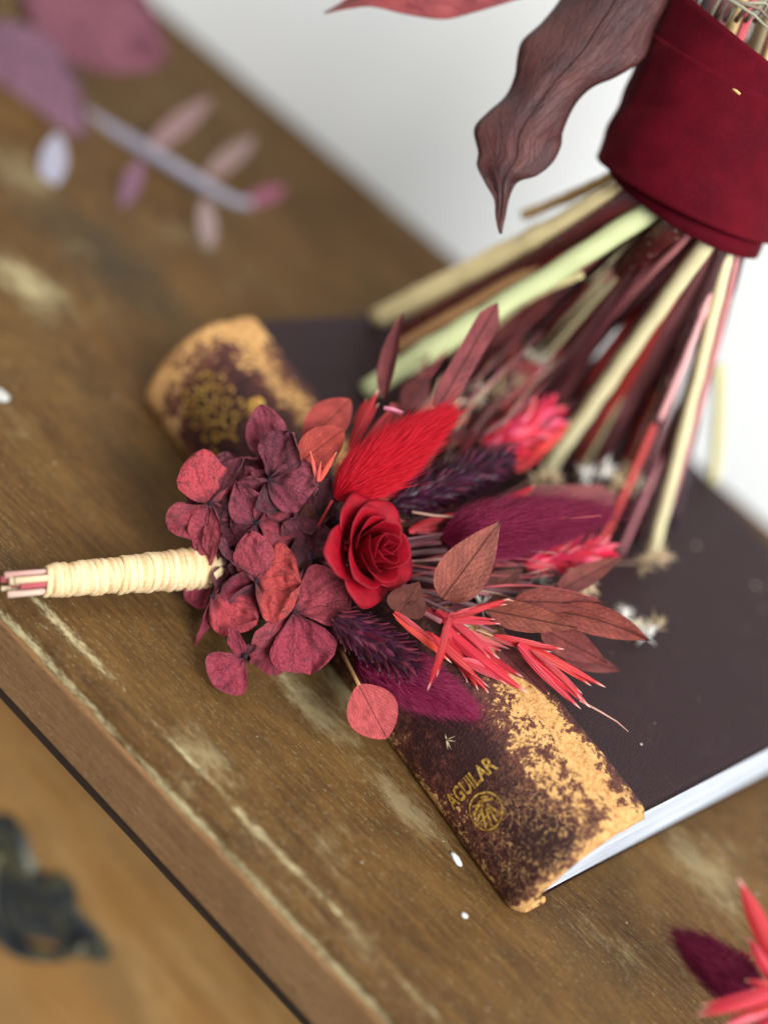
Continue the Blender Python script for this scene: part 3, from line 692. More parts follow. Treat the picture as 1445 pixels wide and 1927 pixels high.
# rose: spiral of wrapped petals, axis leaning towards the upper right of the lens
def rose(parent, ctr, d, R_):
    nx = (TOC * 0.74 + IMR * 0.66 + IMU * 0.14).normalized()
    x = (IMR - nx * IMR.dot(nx)).normalized(); y = nx.cross(x); O = at(*ctr, d) - nx * R_ * 0.25
    e = empty_part('rose', parent, 'velvety deep red rose')
    spec = []                                      # angle, half width, radius at rim, height, flare, spiral
    for k in range(6): spec.append((k * 2.1 + .4, 1.5, 0.07 + 0.065 * k, 1.36 - 0.01 * k, 0.02, 0.30))
    for k in range(5): spec.append((k * 2.42 + 1.2, 1.12, 0.50 + 0.055 * k, 1.32 - 0.05 * k, 0.10 + .02 * k, 0.16))
    for k in range(4): spec.append((k * 1.75 + 2.2, 1.0, 0.80 + 0.03 * k, 1.08 - 0.07 * k, 0.34 + .04 * k, 0.08))
    for k in range(5): spec.append((k * 1.30 + 2.0, 0.80, 0.98 + 0.02 * k, 0.74 - 0.05 * k, 0.52, 0.03))
    for i, (an, hw, rr, hh, fl, sp) in enumerate(spec):
        n, m = 16, 19; V, UV = [], []
        for a in range(n):
            t = a / (n - 1)
            for b in range(m):
                s = 2 * b / (m - 1) - 1
                th = an + s * hw * (0.55 + 0.45 * t ** 0.5)
                top = 1 - 0.24 * abs(s) ** 2.4 + 0.05 * max(0, 1 - abs(s) * 3)
                tt = t * top
                r = rr * (0.25 + 0.75 * tt ** 0.55) * (1 + sp * s) + fl * max(0, tt - 0.55) ** 2 * 3.2
                z = hh * tt - fl * max(0, tt - 0.62) ** 2 * 2.2
                w_ = 0.042 * noise.noise(Vector((s * 2.6 + i * 7, t * 2, i))) + 0.012 * noise.noise(Vector((s * 8 + i * 7, t * 5, i)))
                r += w_; z += w_ * 0.8
                V.append(O + (x * math.cos(th) + y * math.sin(th)) * r * R_ + nx * (z - 0.55) * R_); UV.append((t, b / (m - 1)))
        mesh('petal', V, grid_faces(n, m), M_rose, e, None, UV, solid=0.0001)
    for k in range(4):
        an = k * 1.57 + .3
        dv = (x * math.cos(an) + y * math.sin(an))
        leaf('sepal', e, M_leaf, srgb(70, 30, 28), O + dv * R_ * .3 - nx * R_ * .6, O + dv * R_ * 1.0 - nx * R_ * .35, 30, d, d, 'lance')
rose(bt, (710, 1031), 0.3370, 0.0103)

RED, PLUM = srgb(222, 4, 30), srgb(128, 20, 62)
root_pt = at(560, 1060, 0.352)
bunny(bt, (626, 942), (848, 775), 114, 0.343, 0.347, RED, 14000, 'bright red bunny tail', 0.0092, stem=root_pt, seed=2)
bunny(bt, (822, 1012), (1144, 966), 112, 0.350, 0.360, PLUM, 14000, 'plum bunny tail above the pointed leaf', 0.0105, stem=root_pt, seed=3)
bunny(bt, (664, 1222), (896, 1342), 124, 0.350, 0.345, srgb(134, 20, 68), 9000, 'plum bunny tail under the scaly grass head', 0.0080, stem=root_pt, seed=4)
PH_ = [srgb(84, 24, 46), srgb(64, 16, 40), srgb(112, 44, 60), srgb(52, 14, 32)]
grass_head(bt, (628, 1160), (790, 1262), 84, 0.3375, 0.3385, PH_, 295, 5, 'dark plum scaly grass head below the rose', 0.55, size=0.72)
grass_head(bt, (735, 952), (968, 858), 82, 0.354, 0.372, [srgb(62, 14, 38), srgb(48, 10, 30), srgb(84, 24, 50)], 295, 6, 'dark plum scaly grass head behind the rose', 0.55, size=0.8)
PK = [srgb(226, 50, 78), srgb(240, 96, 116), srgb(206, 26, 56)]
grass_head(bt, (985, 1062), (1140, 1032), 40, 0.362, 0.374, PK, 90, 7, 'bright pink grass head', 0.4, size=1.1)
grass_head(bt, (905, 850), (1040, 775), 60, 0.384, 0.396, PK, 80, 8, 'blurred bright pink grass head near the stems', 0.55, size=1.3)

# leaves
RB, RBR, OR_, CO = srgb(128, 50, 40), srgb(150, 78, 62), srgb(176, 58, 50), srgb(208, 84, 86)
def lf(b, t, w, d0, d1, col, sh='ovate', label=None, **k):
    o = leaf('leaf', bt, M_leaf, col, b, t, w, d0, d1, sh, n=(20, 11), **k)
    if label: o['label'] = label
    return o
lf((832, 1126), (942, 979), 96, 0.3385, 0.3365, RBR, fold=.35, roll=-8, bend=.06, ruf=.08,  label='pointed brown leaf standing up beside the plum bunny tail')
lf((752, 1156), (789, 1094), 78, 0.338, 0.336, srgb(104, 54, 42), fold=.3, roll=-10)
lf((768, 1150), (808, 1140), 36, 0.338, 0.337, srgb(96, 50, 40), fold=.3, roll=-16)
lf((965, 1132), (1138, 1135), 46, 0.346, 0.350, RB, bend=.08, fold=.5, roll=15, ruf=.15)
lf((918, 1148), (1088, 1182), 56, 0.3445, 0.345, srgb(134, 60, 40), bend=.06, fold=.4, ruf=.15)
lf((1035, 1148), (1222, 1206), 58, 0.347, 0.350, srgb(132, 52, 38), 'lance', fold=.45, bend=.06, ruf=.15, sway=-.04, label='long pointed brown leaf at the end of the spray')
lf((1018, 1182), (1142, 1248), 62, 0.349, 0.352, srgb(134, 58, 54), fold=.4, ruf=.15)
lf((1052, 1228), (1168, 1263), 38, 0.352, 0.354, srgb(122, 54, 52), 'lance', fold=.2)
lf((1050, 1112), (1174, 1046), 46, 0.354, 0.360, srgb(118, 54, 46), fold=.3, roll=15, bend=-.05)
lf((895, 1130), (985, 1070), 62, 0.352, 0.356, srgb(112, 62, 54), roll=10)
lf((935, 1215), (1032, 1310), 46, 0.350, 0.351, srgb(108, 44, 46), 'lance', fold=.2)
lf((822, 770), (936, 570), 46, 0.358, 0.362, srgb(124, 44, 48), 'blade', fold=.25, roll=-14, label='upright narrow red leaf with netted veins')
lf((722, 752), (758, 586), 44, 0.362, 0.366, srgb(122, 48, 52), 'lance', fold=.55, roll=42)
lf((760, 770), (806, 700), 50, 0.372, 0.378, srgb(110, 44, 46), 'lance', fold=.2)
lf((880, 838), (1018, 684), 62, 0.392, 0.410, srgb(112, 50, 44), 'lance', fold=.2, roll=20)
lf((915, 770), (985, 625), 34, 0.402, 0.412, srgb(130, 44, 40), 'lance', roll=30)
lf((930, 700), (1030, 690), 30, 0.402, 0.412, srgb(140, 50, 54), 'lance', roll=10, bend=.1)
lf((985, 940), (1160, 938), 54, 0.378, 0.384, srgb(132, 62, 66), 'blade', roll=10)
lf((572, 834), (660, 752), 76, 0.352, 0.356, srgb(176, 62, 54), 'oval', cup=.12, roll=10, label='upper orange red oval leaf beside the hydrangea')
lf((556, 876), (648, 808), 74, 0.345, 0.348, srgb(184, 64, 52), 'oval', cup=-.16, roll=-6, label='lower orange red oval leaf beside the hydrangea')
lf((560, 992), (626, 945), 50, 0.347, 0.348, srgb(92, 50, 42), 'oval', cup=.1)
co = lf((674, 1288), (728, 1390), 98, 0.336, 0.334, CO, 'oval', cup=.08, label='round coral leaf hanging in front of the spine')
tube('leaf_stalk', arc_pts(at(676, 1290, .336), at(640, 1220, .350), n=6), 0.0005, M_stem, bt, srgb(170, 120, 60), 6)

# oat spikelets: striped husks opening from a joint
def spikelet(parent, items, label=None, awns=()):
    e = empty_part('oat_spikelet', parent, label)
    for (b, t, w_, d0, d1, col) in items:
        L_ = math.hypot(t[0] - b[0], t[1] - b[1]); nx_, ny_ = -(t[1] - b[1]) / L_, (t[0] - b[0]) / L_
        for k in range(2 if L_ > 70 else 1):       # an outer husk and the narrower one it wraps
            o_ = 0 if k == 0 else random.choice([-1, 1]) * w_ * .30
            q = 1 - k * random.uniform(.05, .22); tt = (b[0] + (t[0] - b[0]) * q + nx_ * o_, b[1] + (t[1] - b[1]) * q + ny_ * o_)
            f_ = random.uniform(.8, 1.15); cc = tuple(min(1, c * f_) for c in col[:3]) + (1,)
            if k and random.random() < .5: cc = random.choice([srgb(206, 66, 78), srgb(184, 40, 20), srgb(150, 6, 20)])
            leaf('glume', e, M_glume, cc, b, tt, w_ * (.56 if k == 0 else .42), d0 - .0004 * k, d1 + .0012 * k, 'glume', roll=random.uniform(-26, 26), fold=-0.5, cup=-.25, bend=random.uniform(-.01, .06), sway=random.uniform(-.03, .03), n=(14, 9))
    for pts in awns:
        tube('awn', [at(*p) for p in pts], lambda t: 0.00028 * (1 - .8 * t) + .00004, M_stem, e, srgb(196, 140, 120), 5)
R1, R2, R3 = srgb(166, 4, 16), srgb(188, 30, 50), srgb(144, 2, 16)
spikelet(bt, [((850, 1152), (804, 1300), 30, .330, .331, R1), ((846, 1162), (960, 1126), 30, .330, .333, R1), ((848, 1166), (942, 1174), 24, .331, .334, R2), ((850, 1160), (905, 1150), 20, .329, .331, R3)],
         'red oat spikelet with one husk bent straight down', [((930, 1135, .333), (950, 1128, .333), (966, 1130, .334))])
spikelet(bt, [((928, 1198), (1062, 1222), 30, .339, .342, R1), ((975, 1212), (1110, 1332), 44, .338, .339, R2), ((985, 1214), (1140, 1294), 34, .340, .343, R1), ((1000, 1225), (1095, 1318), 30, .337, .338, R1)],
         'pink striped oat spikelet with a long pale awn', [((1090, 1318, .339), (1130, 1340, .340), (1160, 1358, .341), (1182, 1377, .342)), ((895, 1185, .339), (915, 1192, .339), (935, 1200, .339))])
spikelet(bt, [((742, 1152), (850, 1248), 34, .336, .337, srgb(206, 46, 18)), ((800, 1190), (925, 1312), 34, .338, .340, R1), ((835, 1180), (995, 1305), 42, .342, .344, R2), ((820, 1150), (940, 1240), 40, .344, .345, R2), ((840, 1205), (900, 1300), 30, .341, .342, R1),
              ((845, 1180), (960, 1222), 30, .345, .346, srgb(236, 110, 110)), ((850, 1200), (985, 1275), 36, .347, .348, R2), ((770, 1140), (860, 1175), 30, .346, .347, R3), ((870, 1240), (968, 1290), 30, .340, .341, R2)], 'cluster of red oat husks pointing down to the cover')
spikelet(bt, [((660, 845), (712, 732), 40, .352, .356, R3), ((690, 830), (748, 770), 30, .358, .362, R3), ((668, 800), (690, 750), 30, .360, .364, R1)], 'red oat spikelet above the red bunny tail')
spikelet(bt, [((597, 905), (584, 848), 14, .341, .342, srgb(214, 96, 84)), ((600, 906), (634, 850), 20, .341, .342, srgb(220, 84, 60)), ((598, 906), (604, 868), 12, .340, .341, srgb(214, 90, 80))], 'small orange oat spikelet between hydrangea and red bunny tail')
spikelet(bt, [((770, 1000), (885, 962), 34, .352, .356, R1), ((930, 955), (1008, 912), 40, .366, .372, srgb(206, 30, 52)), ((860, 975), (960, 940), 30, .362, .366, R3)], 'red oat husks reaching out from behind the rose')
spikelet(bt, [((965, 880), (1010, 770), 34, .386, .392, R1), ((970, 885), (1075, 790), 40, .388, .396, srgb(224, 60, 50)), ((960, 870), (985, 790), 40, .390, .394, R2), ((940, 860), (915, 800), 34, .394, .398, srgb(244, 130, 150))], 'blurred red oat spikelet beside the cream stem')
spikelet(bt, [((1060, 1225), (1105, 1235), 26, .358, .360, R2), ((1090, 1180), (1150, 1192), 18, .356, .357, R1)], 'small pink oat husks under the brown leaves')
tube('pink_snip', [at(722, 768, .352), at(740, 771, .352), at(757, 778, .352)], 0.0006, M_stem, bt, srgb(236, 130, 160), 6)
# thin stalks running from the handle under the flowers to each head
ST = [srgb(104, 40, 56), srgb(150, 70, 80), srgb(84, 28, 40), srgb(190, 130, 120), srgb(160, 40, 50)]
for k, (q, d) in enumerate([((835, 1005), .350), ((830, 1020), .352), ((840, 1035), .352), ((850, 1050), .354), ((880, 1075), .356), ((900, 1095), .354), ((920, 1120), .350), ((930, 1150), .347), ((860, 985), .358), ((985, 1062), .362), ((1000, 1100), .358), ((790, 900), .362), ((740, 950), .356), ((880, 840), .385), ((740, 760), .364), ((930, 1190), .341), ((830, 1170), .338), ((1050, 1130), .354)]):
    tube('stalk', arc_pts(at(590 + 6 * (k % 4), 1040 + 9 * (k % 5), .351), at(*q, d), TOC * random.uniform(-.002, .003), 8), 0.00045 + .0002 * (k % 3), M_stem, bt, ST[k % 5], 6)
for k in range(16):
    x_, y_ = random.uniform(775, 870), random.uniform(1000, 1100)
    grass = leaf('bract', bt, M_leaf, srgb(88, 26, 40), (x_ - 50, y_ + random.uniform(-10, 10)), (x_ + 25, y_ + random.uniform(-16, 16)), 22, .356, .357, 'lance', roll=random.uniform(-40, 40))
rf_ = random.Random(21)
for k in range(30):
    x_, y_ = rf_.uniform(740, 960), rf_.uniform(800, 1110); d_ = .362 + .02 * (1100 - y_) / 300; a_ = rf_.uniform(-.9, .35); l_ = rf_.uniform(60, 130)
    o = leaf('leaf', bt, M_leaf, rf_.choice([srgb(104, 30, 40), srgb(84, 24, 36), srgb(128, 44, 40), srgb(150, 24, 36)]), (x_, y_), (x_ + l_ * math.cos(a_), y_ + l_ * math.sin(a_)), rf_.uniform(14, 34), d_, d_ + .006, rf_.choice(['lance', 'blade']), roll=rf_.uniform(-50, 50), fold=.3, sway=rf_.uniform(-.08, .08))
for k in range(26):
    x_, y_ = rf_.uniform(760, 1010), rf_.uniform(680, 800); d_ = .372 + .02 * rf_.random(); a_ = rf_.uniform(-1.5, -.4); l_ = rf_.uniform(60, 120)
    tube('grass_blade', arc_pts(at(x_ - 40, y_ + 60, d_), at(x_ + l_ * math.cos(a_), y_ + l_ * math.sin(a_), d_ + .006), IMR * rf_.uniform(-.002, .002), 6), lambda t: .0005 * (1 - t) + .00012, M_stem, bt, rf_.choice([srgb(160, 40, 50), srgb(110, 40, 50), srgb(196, 150, 120), srgb(130, 70, 50)]), 5)
for k in range(44):
    x_, y_ = rf_.uniform(735, 880), rf_.uniform(985, 1160); d_ = .353 + rf_.uniform(0, .004); a_ = rf_.uniform(-.5, .45); l_ = rf_.uniform(50, 110)
    leaf('leaf', bt, M_leaf, rf_.choice([srgb(86, 24, 36), srgb(66, 20, 30), srgb(104, 34, 40), srgb(132, 22, 34), srgb(96, 52, 44)]), (x_, y_), (x_ + l_ * math.cos(a_), y_ + l_ * math.sin(a_)), rf_.uniform(10, 26), d_, d_ + .003, 'lance', roll=rf_.uniform(-50, 50), fold=.3, sway=rf_.uniform(-.08, .08))
for k in range(36):
    x_, y_ = rf_.uniform(770, 1000), rf_.uniform(960, 1150); d_ = .352 + rf_.uniform(-.003, .006); a_ = rf_.uniform(-.35, .3); l_ = rf_.uniform(70, 170)
    tube('grass_blade', arc_pts(at(x_ - 60, y_, clear(x_ - 60, y_, d_)), at(x_ + l_ * math.cos(a_), y_ + l_ * math.sin(a_), clear(x_ + l_ * math.cos(a_), y_ + l_ * math.sin(a_), d_ + .004)), IMU * rf_.uniform(-.002, .002), 6), lambda t: .00035 * (1 - t) + .0001, M_stem, bt, rf_.choice([srgb(150, 34, 48), srgb(104, 34, 48), srgb(186, 140, 120), srgb(176, 50, 60)]), 5)
# pale feathery florets scattered through the far side of the spray
PAL = [srgb(214, 200, 176), srgb(226, 220, 210), srgb(196, 172, 134), srgb(214, 186, 150)]
fl = [(1005, 672, .412), (1030, 690, .416), (968, 716, .400), (940, 736, .396), (900, 745, .392), (1128, 885, .398), (1150, 905, .398), (1178, 892, .404), (1195, 915, .406), (1100, 895, .396), (1208, 1060, .396), (1235, 1050, .402), (1190, 1180, .376), (1212, 1195, .378), (1230, 1180, .380), (1105, 1095, .370), (1070, 1075, .372), (1010, 1085, .368), (960, 1095, .362), (1085, 1120, .366), (860, 1180, .348), (905, 1140, .352), (1010, 900, .392), (1035, 905, .394), (850, 760, .388), (1165, 1160, .372), (840, 1392, .3365)]
for k, (a, b, d) in enumerate(fl): fluff(bt, a, b, d, 38 if k != len(fl) - 1 else 22, 20 if k < 26 else 7, PAL[k % 4], k, PAL[2])
for k, (a, b, d) in enumerate(fl[:-1]): 
    if k % 2 == 0: tube('floret_stalk', arc_pts(at(a, b, d), at(700 + 10 * (k % 5), 1050, .356), n=6), 0.0003, M_stem, bt, srgb(120, 84, 70), 5)

# handle: a bundle of stems bound with raffia
hA, hB = at(84, 1094, 0.3295), at(475, 1061, 0.3570)
hax = (hB - hA).normalized(); hL = (hB - hA).length; _, hx, hy = frame(hax)
for k in range(11):
    an = k * 2.4; rr = 0.0027 * math.sqrt(k / 11)
    o_ = hx * math.cos(an) * rr + hy * math.sin(an) * rr
    tube('stem', arc_pts(hA - hax * random.uniform(.0060, .0102) + o_ * 1.1, hB + hax * .006 + o_, n=6), random.uniform(.0006, .0011), M_stem, bt, [srgb(226, 186, 166), srgb(190, 70, 80), srgb(226, 200, 156), srgb(206, 150, 140)][k % 4], 8)
wrap = empty_part('raffia_wrap', bt, 'natural raffia wound round the stems')
NL = 56
V, F, UV = tube_geo(arc_pts(hA + hax * .001, hB - hax * .001, n=8), lambda t: 0.0037 + .0021 * t, 16)
mesh('inner_wind', V, F, M_raffia, wrap, srgb(206, 172, 124), UV)
for k in range(NL):
    q = (k + .5) / NL; r0 = 0.0037 + 0.0021 * q + random.uniform(-.0002, .00028); ctr = hA + hax * (hL * q); pts = []
    wd = hL / NL * 0.78; ti = random.uniform(-.0008, .0008); ti2 = random.uniform(-.0009, .0009)
    for j in range(26):
        an = 2 * math.pi * j / 25 * 1.02
        pts.append(ctr + (hx * math.cos(an) + hy * math.sin(an)) * (r0 + .0001 * math.sin(3 * an + k)) + hax * (ti * math.cos(an) + ti2 * math.sin(an) + wd * .6 * j / 25))
    V, F, UV = [], [], []
    for j, p in enumerate(pts):                    # a flat, slightly domed strand
        an = 2 * math.pi * j / 25 * 1.02; rad = hx * math.cos(an) + hy * math.sin(an)
        for m_, (du, dr_) in enumerate(((-1, -.5), (-.8, .25), (-.3, .55), (.3, .5), (.8, .2), (1, -.5))):
            V.append(p + hax * du * wd + rad * dr_ * 0.00040); UV.append((du * wd + j * .0003, j / 25 + k))
    mesh('strand', V, grid_faces(26, 6), M_raffia, wrap, [srgb(236, 210, 166), srgb(228, 200, 154), srgb(240, 218, 180)][k % 3], UV)

# ------------------------------------------------------------------ bouquet standing on the book
bq = thing('bouquet', 'upright bouquet with splayed stems and dark red velvet ribbon, standing on the book', 'bouquet', atz(1080, 860, 0.0302))
STR, DKR, GRN, DKB, PNK, CRM, MAU, RDS = srgb(250, 226, 164), srgb(104, 24, 28), srgb(206, 212, 152), srgb(70, 34, 36), srgb(206, 120, 120), srgb(222, 208, 158), srgb(158, 84, 92), srgb(200, 36, 30)
ZB = 0.0304
RB0, RT0 = at(1296, 348, .377), at(1429, -14, .367)
rax = (RT0 - RB0).normalized(); rL = (RT0 - RB0).length
def stem(tp, td, bp, w_, col, mat=M_stem, bd=None, taper=1.0, ground=True, ext=True, bend=0, label=None, sides=10):
    T = at(*tp, td); B = at(*bp, bd) if bd else atz(bp[0], bp[1], ZB)
    r = w_ * 0.5 * 0.5 * (td + (B - CAM).dot(-TOC)) / FPX
    if not bd: B.z += r * 0.3
    bend = bend or random.uniform(-.0016, .0016)
    pts = arc_pts(B, T, IMR * bend, 26)
    if ext:                                        # gather the tops inside the binding
        g_ = 1 - (T - RB0).dot(rax) / rL * .0; h_ = (T - RB0).dot(rax); rv = (T - RB0) - rax * h_
        T2 = RB0 + rax * h_ + rv * min(1, (0.0222 - r) / max(rv.length, 1e-6))
        pts = arc_pts(B, T2, IMR * bend, 26) + [T2 + ((T2 - B).normalized() * .35 + rax * .65) * .010 - rv.normalized() * .001, T2 + ((T2 - B).normalized() * .2 + rax * .8) * .022 - rv.normalized() * .003]
    s = random.uniform(0, 50)
    pts = [p + Vector((noise.noise(Vector((i * .5, s, 0))), noise.noise(Vector((i * .5, s, 7))), 0)) * r * .18 for i, p in enumerate(pts)]
    nd = [random.random() for _ in range(2)]
    o = tube('stem', pts, lambda t: r * (taper + (1 - taper) * t) * (1 + .05 * math.sin(9 * t + s) + .16 * sum(math.exp(-((t - k_) / .025) ** 2) for k_ in nd)), mat, bq, col, sides)
    if label: o['label'] = label
    return o
stem((1150, 348), .368, (706, 604), 44, STR, label='thick straw coloured stem nearest the wall')
stem((1130, 322), .384, (985, 405), 22, srgb(224, 186, 112), bd=.410)
stem((1196, 372), .366, (742, 640), 40, DKR, M_bark, label='glossy dark red stem between the straw and green stems')
stem((1190, 385), .372, (728, 664), 16, srgb(206, 150, 92))
stem((1224, 396), .364, (684, 738), 42, GRN, label='pale green stem lying lowest to the left')
stem((1095, 516), .385, (985, 566), 15, srgb(222, 206, 140), bd=.396, ext=False)
stem((1232, 420), .370, (930, 650), 26, srgb(58, 28, 34), M_bark)
stem((1262, 430), .362, (1000, 672), 48, srgb(92, 32, 30), M_bark, label='thickest dark red speckled stem')
stem((1250, 425), .378, (880, 700), 30, DKB, M_bark)
stem((1296, 440), .362, (985, 765), 15, PNK, label='thin pink stem left of the cream stem')
stem((1306, 445), .366, (1010, 780), 18, srgb(92, 32, 46))
stem((1312, 450), .374, (1040, 790), 20, srgb(64, 28, 36))
stem((1338, 455), .360, (1022, 892), 31, CRM, label='broad cream stem in the middle of the splay')
stem((1325, 455), .372, (1005, 870), 20, srgb(104, 40, 40))
stem((1350, 460), .368, (1085, 880), 30, RDS)
stem((1356, 460), .366, (1110, 890), 40, MAU, label='wide mauve pink stem')
stem((1362, 462), .365, (1150, 905), 26, srgb(88, 30, 32), M_bark)
stem((1370, 462), .363, (1172, 990), 26, srgb(86, 40, 46), M_bark)
stem((1366, 462), .366, (1240, 790), 13, srgb(226, 160, 158), bd=.385)
stem((1262, 720), .392, (1130, 1022), 13, RDS, ext=False, label='thin bright red stem')
stem((1376, 462), .366, (1195, 1015), 22, srgb(80, 30, 34), M_bark)
stem((1388, 462), .362, (1224, 1052), 23, CRM, label='cream stem on the right of the splay')
stem((1392, 470), .372, (1262, 985), 24, srgb(70, 48, 60), M_bark, label='dark knobbly stem at the right edge of the splay')
stem((1352, 690), .430, (1340, 905), 20, srgb(226, 214, 140), ext=False, bd=.462)
stem((1250, 850), .400, (1165, 1045), 11, MAU, ext=False)
rs_ = random.Random(12)
for k in range(64):                                # thinner stems of many colours through the splay
    q = (k + rs_.random()) / 64; tp = (1150 + 240 * q, 345 + 120 * q ** .8)
    bp = (745 + 470 * q + rs_.uniform(-25, 25), 630 + 380 * q ** 1.25 + rs_.uniform(-40, 10))
    stem(tp, rs_.uniform(.366, .380), bp, rs_.choice([7, 9, 11, 14, 18]), rs_.choice([STR, CRM, DKR, PNK, RDS, MAU, srgb(120, 40, 44), srgb(96, 30, 40), srgb(150, 60, 60), srgb(64, 30, 36)]), rs_.choice([M_stem, M_stem, M_bark]))
for k in range(14):                                # the darker stems at the back of the splay
    q = k / 13; tp = (1215 + 170 * q + random.uniform(-8, 8), 405 + 55 * q)
    stem(tp, .388 + .012 * math.sin(k * 2.1), (880 + 330 * q + random.uniform(-20, 20), 655 + 260 * q + random.uniform(-30, 20)), random.choice([18, 24, 28]), random.choice([srgb(60, 28, 32), srgb(78, 28, 32), srgb(52, 26, 34)]), M_bark)

# velvet ribbon: overlapping wraps
rx = (IMR - rax * IMR.dot(rax)).normalized(); ry = rax.cross(rx)
if ry.dot(TOC) < 0: ry = -ry
def band(name, parent, lo, hi, rfun, tlo=(0, 0), thi=(0, 0), n=26, m=84, sd=0, col=None):
    V, UV = [], []
    for i in range(n):
        q = i / (n - 1)
        for j in range(m):
            an = 2 * math.pi * j / m
            l = lo + tlo[0] * math.cos(an) + tlo[1] * math.sin(an); h = hi + thi[0] * math.cos(an) + thi[1] * math.sin(an)
            s = l + (h - l) * q
            wr_ = 0.0008 * noise.noise(Vector((math.cos(an) * 1.6, math.sin(an) * 1.6, s * 3 + sd))) + 0.0007 * noise.noise(Vector((an * .9 + s * 5, s * 7 - an * .5, sd)))* math.sin(an / 2) + 0.0003 * noise.noise(Vector((math.cos(an) * 4, math.sin(an) * 4, s * 9 + sd)))
            rr = rfun(s, q) + wr_
            V.append(RB0 + rax * (rL * s) + (rx * math.cos(an) + ry * math.sin(an)) * rr); UV.append((q, j / m))
    return mesh(name, V, grid_faces(n, m, True), M_velvet, parent, None, UV, solid=0.0007)
prad = lambda s, q: 0.0256 + 0.0008 * (s - .5) + .0016 * max(0, .25 - s) ** 1 * 2 - .0005 * math.sin(s * 3)
rib = band('velvet_ribbon', bq, -0.065, 0.60, prad, (-.045, -.13), (-.06, -.13), n=34)
rib['label'] = 'dark red velvet ribbon bound round the stems'
band('ribbon_edge', rib, -0.115, 0.20, lambda s, q: prad(s, q) - .0013 - .0016 * (1 - q), (-.075, -.155), (0, 0), n=10, sd=4)
band('ribbon_fold', rib, 0.35, 0.765, lambda s, q: prad(s, q) - .0012, (0, 0), (-.15, -.13), n=12, sd=8)
tube('seed_fleck', [at(1378, 168, .3400), at(1384, 171, .3395), at(1391, 177, .3400)], 0.0004, M_stem, rib, srgb(222, 170, 96), 5)
for k in range(16):                                # stems inside the ribbon, seen over its rim
    an = k * 2.4; rr = 0.019 * math.sqrt((k + .5) / 16); p = RB0 + rx * math.cos(an) * rr + ry * math.sin(an) * rr
    tube('stem', [p + rax * rL * .4, p + rax * rL * .9, p * 1.0 + rax * rL * 1.25 + rx * math.cos(an) * .004], random.uniform(.0012, .0024), M_stem, bq, random.choice([DKR, srgb(120, 30, 36), srgb(206, 60, 70), srgb(150, 130, 90), DKB, srgb(226, 190, 120)]), 8)
for k in range(6):
    tube('grass_blade', [at(1330 + 18 * k, 40, .352), at(1360 + 14 * k, -10 + 8 * k, .348), at(1420 + 10 * k, 30 - 12 * k, .346), at(1450, 60 - 20 * k, .35)], lambda t: .0007 * (1 - .7 * t), M_stem, bq, [srgb(150, 148, 120), srgb(120, 100, 80)][k % 2], 6)

# large leaves hanging from the bouquet; outline pairs from tip to base, with curl across the blade
def outline_leaf(name, parent, left, right, dl, dr_, col, n=70, m=15, dome=0.0, ruf=.0, label=None):
    def samp(P, q):
        x = q * (len(P) - 1); i = min(int(x), len(P) - 2); t = x - i
        p0, p1, p2, p3 = P[max(i - 1, 0)], P[i], P[i + 1], P[min(i + 2, len(P) - 1)]
        f = lambda a, b, c, d: 0.5 * (2 * b + (c - a) * t + (2 * a - 5 * b + 4 * c - d) * t * t + (3 * b - a - 3 * c + d) * t ** 3)
        return f(p0[0], p1[0], p2[0], p3[0]), f(p0[1], p1[1], p2[1], p3[1])
    V, UV = [], []; L = 0
    for i in range(n):
        q = i / (n - 1); l, r = samp(left, q), samp(right, q)
        for j in range(m):
            v = j / (m - 1); px, py = l[0] + (r[0] - l[0]) * v, l[1] + (r[1] - l[1]) * v
            wdt = math.hypot(r[0] - l[0], r[1] - l[1])
            d = (dl(q) * (1 - v) + dr_(q) * v) - dome * wdt / 200 * (1 - (2 * v - 1) ** 2) + ruf * noise.noise(Vector((q * 6, v * 2.5, 2))) * (.3 + abs(2 * v - 1))
            d += 0.0012 * max(0, 1 - abs(v - .5) / .06) * .5
            V.append(at(px, py, d)); UV.append((q, .5 + (v - .5) * wdt / 450))
    o = mesh(name, V, grid_faces(n, m), M_leaf, parent, col, UV, solid=0.0003)
    if label: o['label'] = label
    return o
_l = [(582, 752), (572, 720), (568, 690), (564, 640), (535, 590), (508, 535), (512, 490), (499, 415), (540, 365), (600, 310), (630, 245), (638, 185), (655, 130), (715, 75), (775, 0), (830, -100), (920, -210)]
_r = [(588, 752), (592, 725), (598, 700), (612, 635), (640, 585), (700, 565), (750, 525), (778, 470), (785, 420), (825, 335), (880, 280), (960, 245), (1045, 185), (1078, 90), (1122, 0), (1150, -110), (1100, -230)]
outline_leaf('leaf', bq, [(600 + .5848 * a, .5848 * b) for a, b in _l], [(600 + .5848 * a, .5848 * b) for a, b in _r],
             lambda q: .352 + .012 * q, lambda q: .354 + .004 * q, srgb(60, 28, 28), dome=.006, ruf=.0018, label='large dark wavy leaf hanging down against the wall')
outline_leaf('leaf', bq, [(610, 24), (640, 6), (690, -30), (760, -60), (840, -70), (920, -70), (1000, -50)], [(612, 25), (655, 16), (700, 12), (770, 28), (835, 36), (895, 22), (985, -4)],
             lambda q: .372, lambda q: .366, srgb(150, 50, 54), dome=.003, ruf=.0015, label='red leaf reaching in along the top edge')

for p0 in (at(1225, -200, .360), at(1010, -48, .370)):   # leaf stalks back to the binding
    tube('leaf_stalk', arc_pts(p0, RB0 + rax * rL * 1.05, IMU * .008, 10), .0011, M_stem, bq, srgb(96, 34, 36), 8)
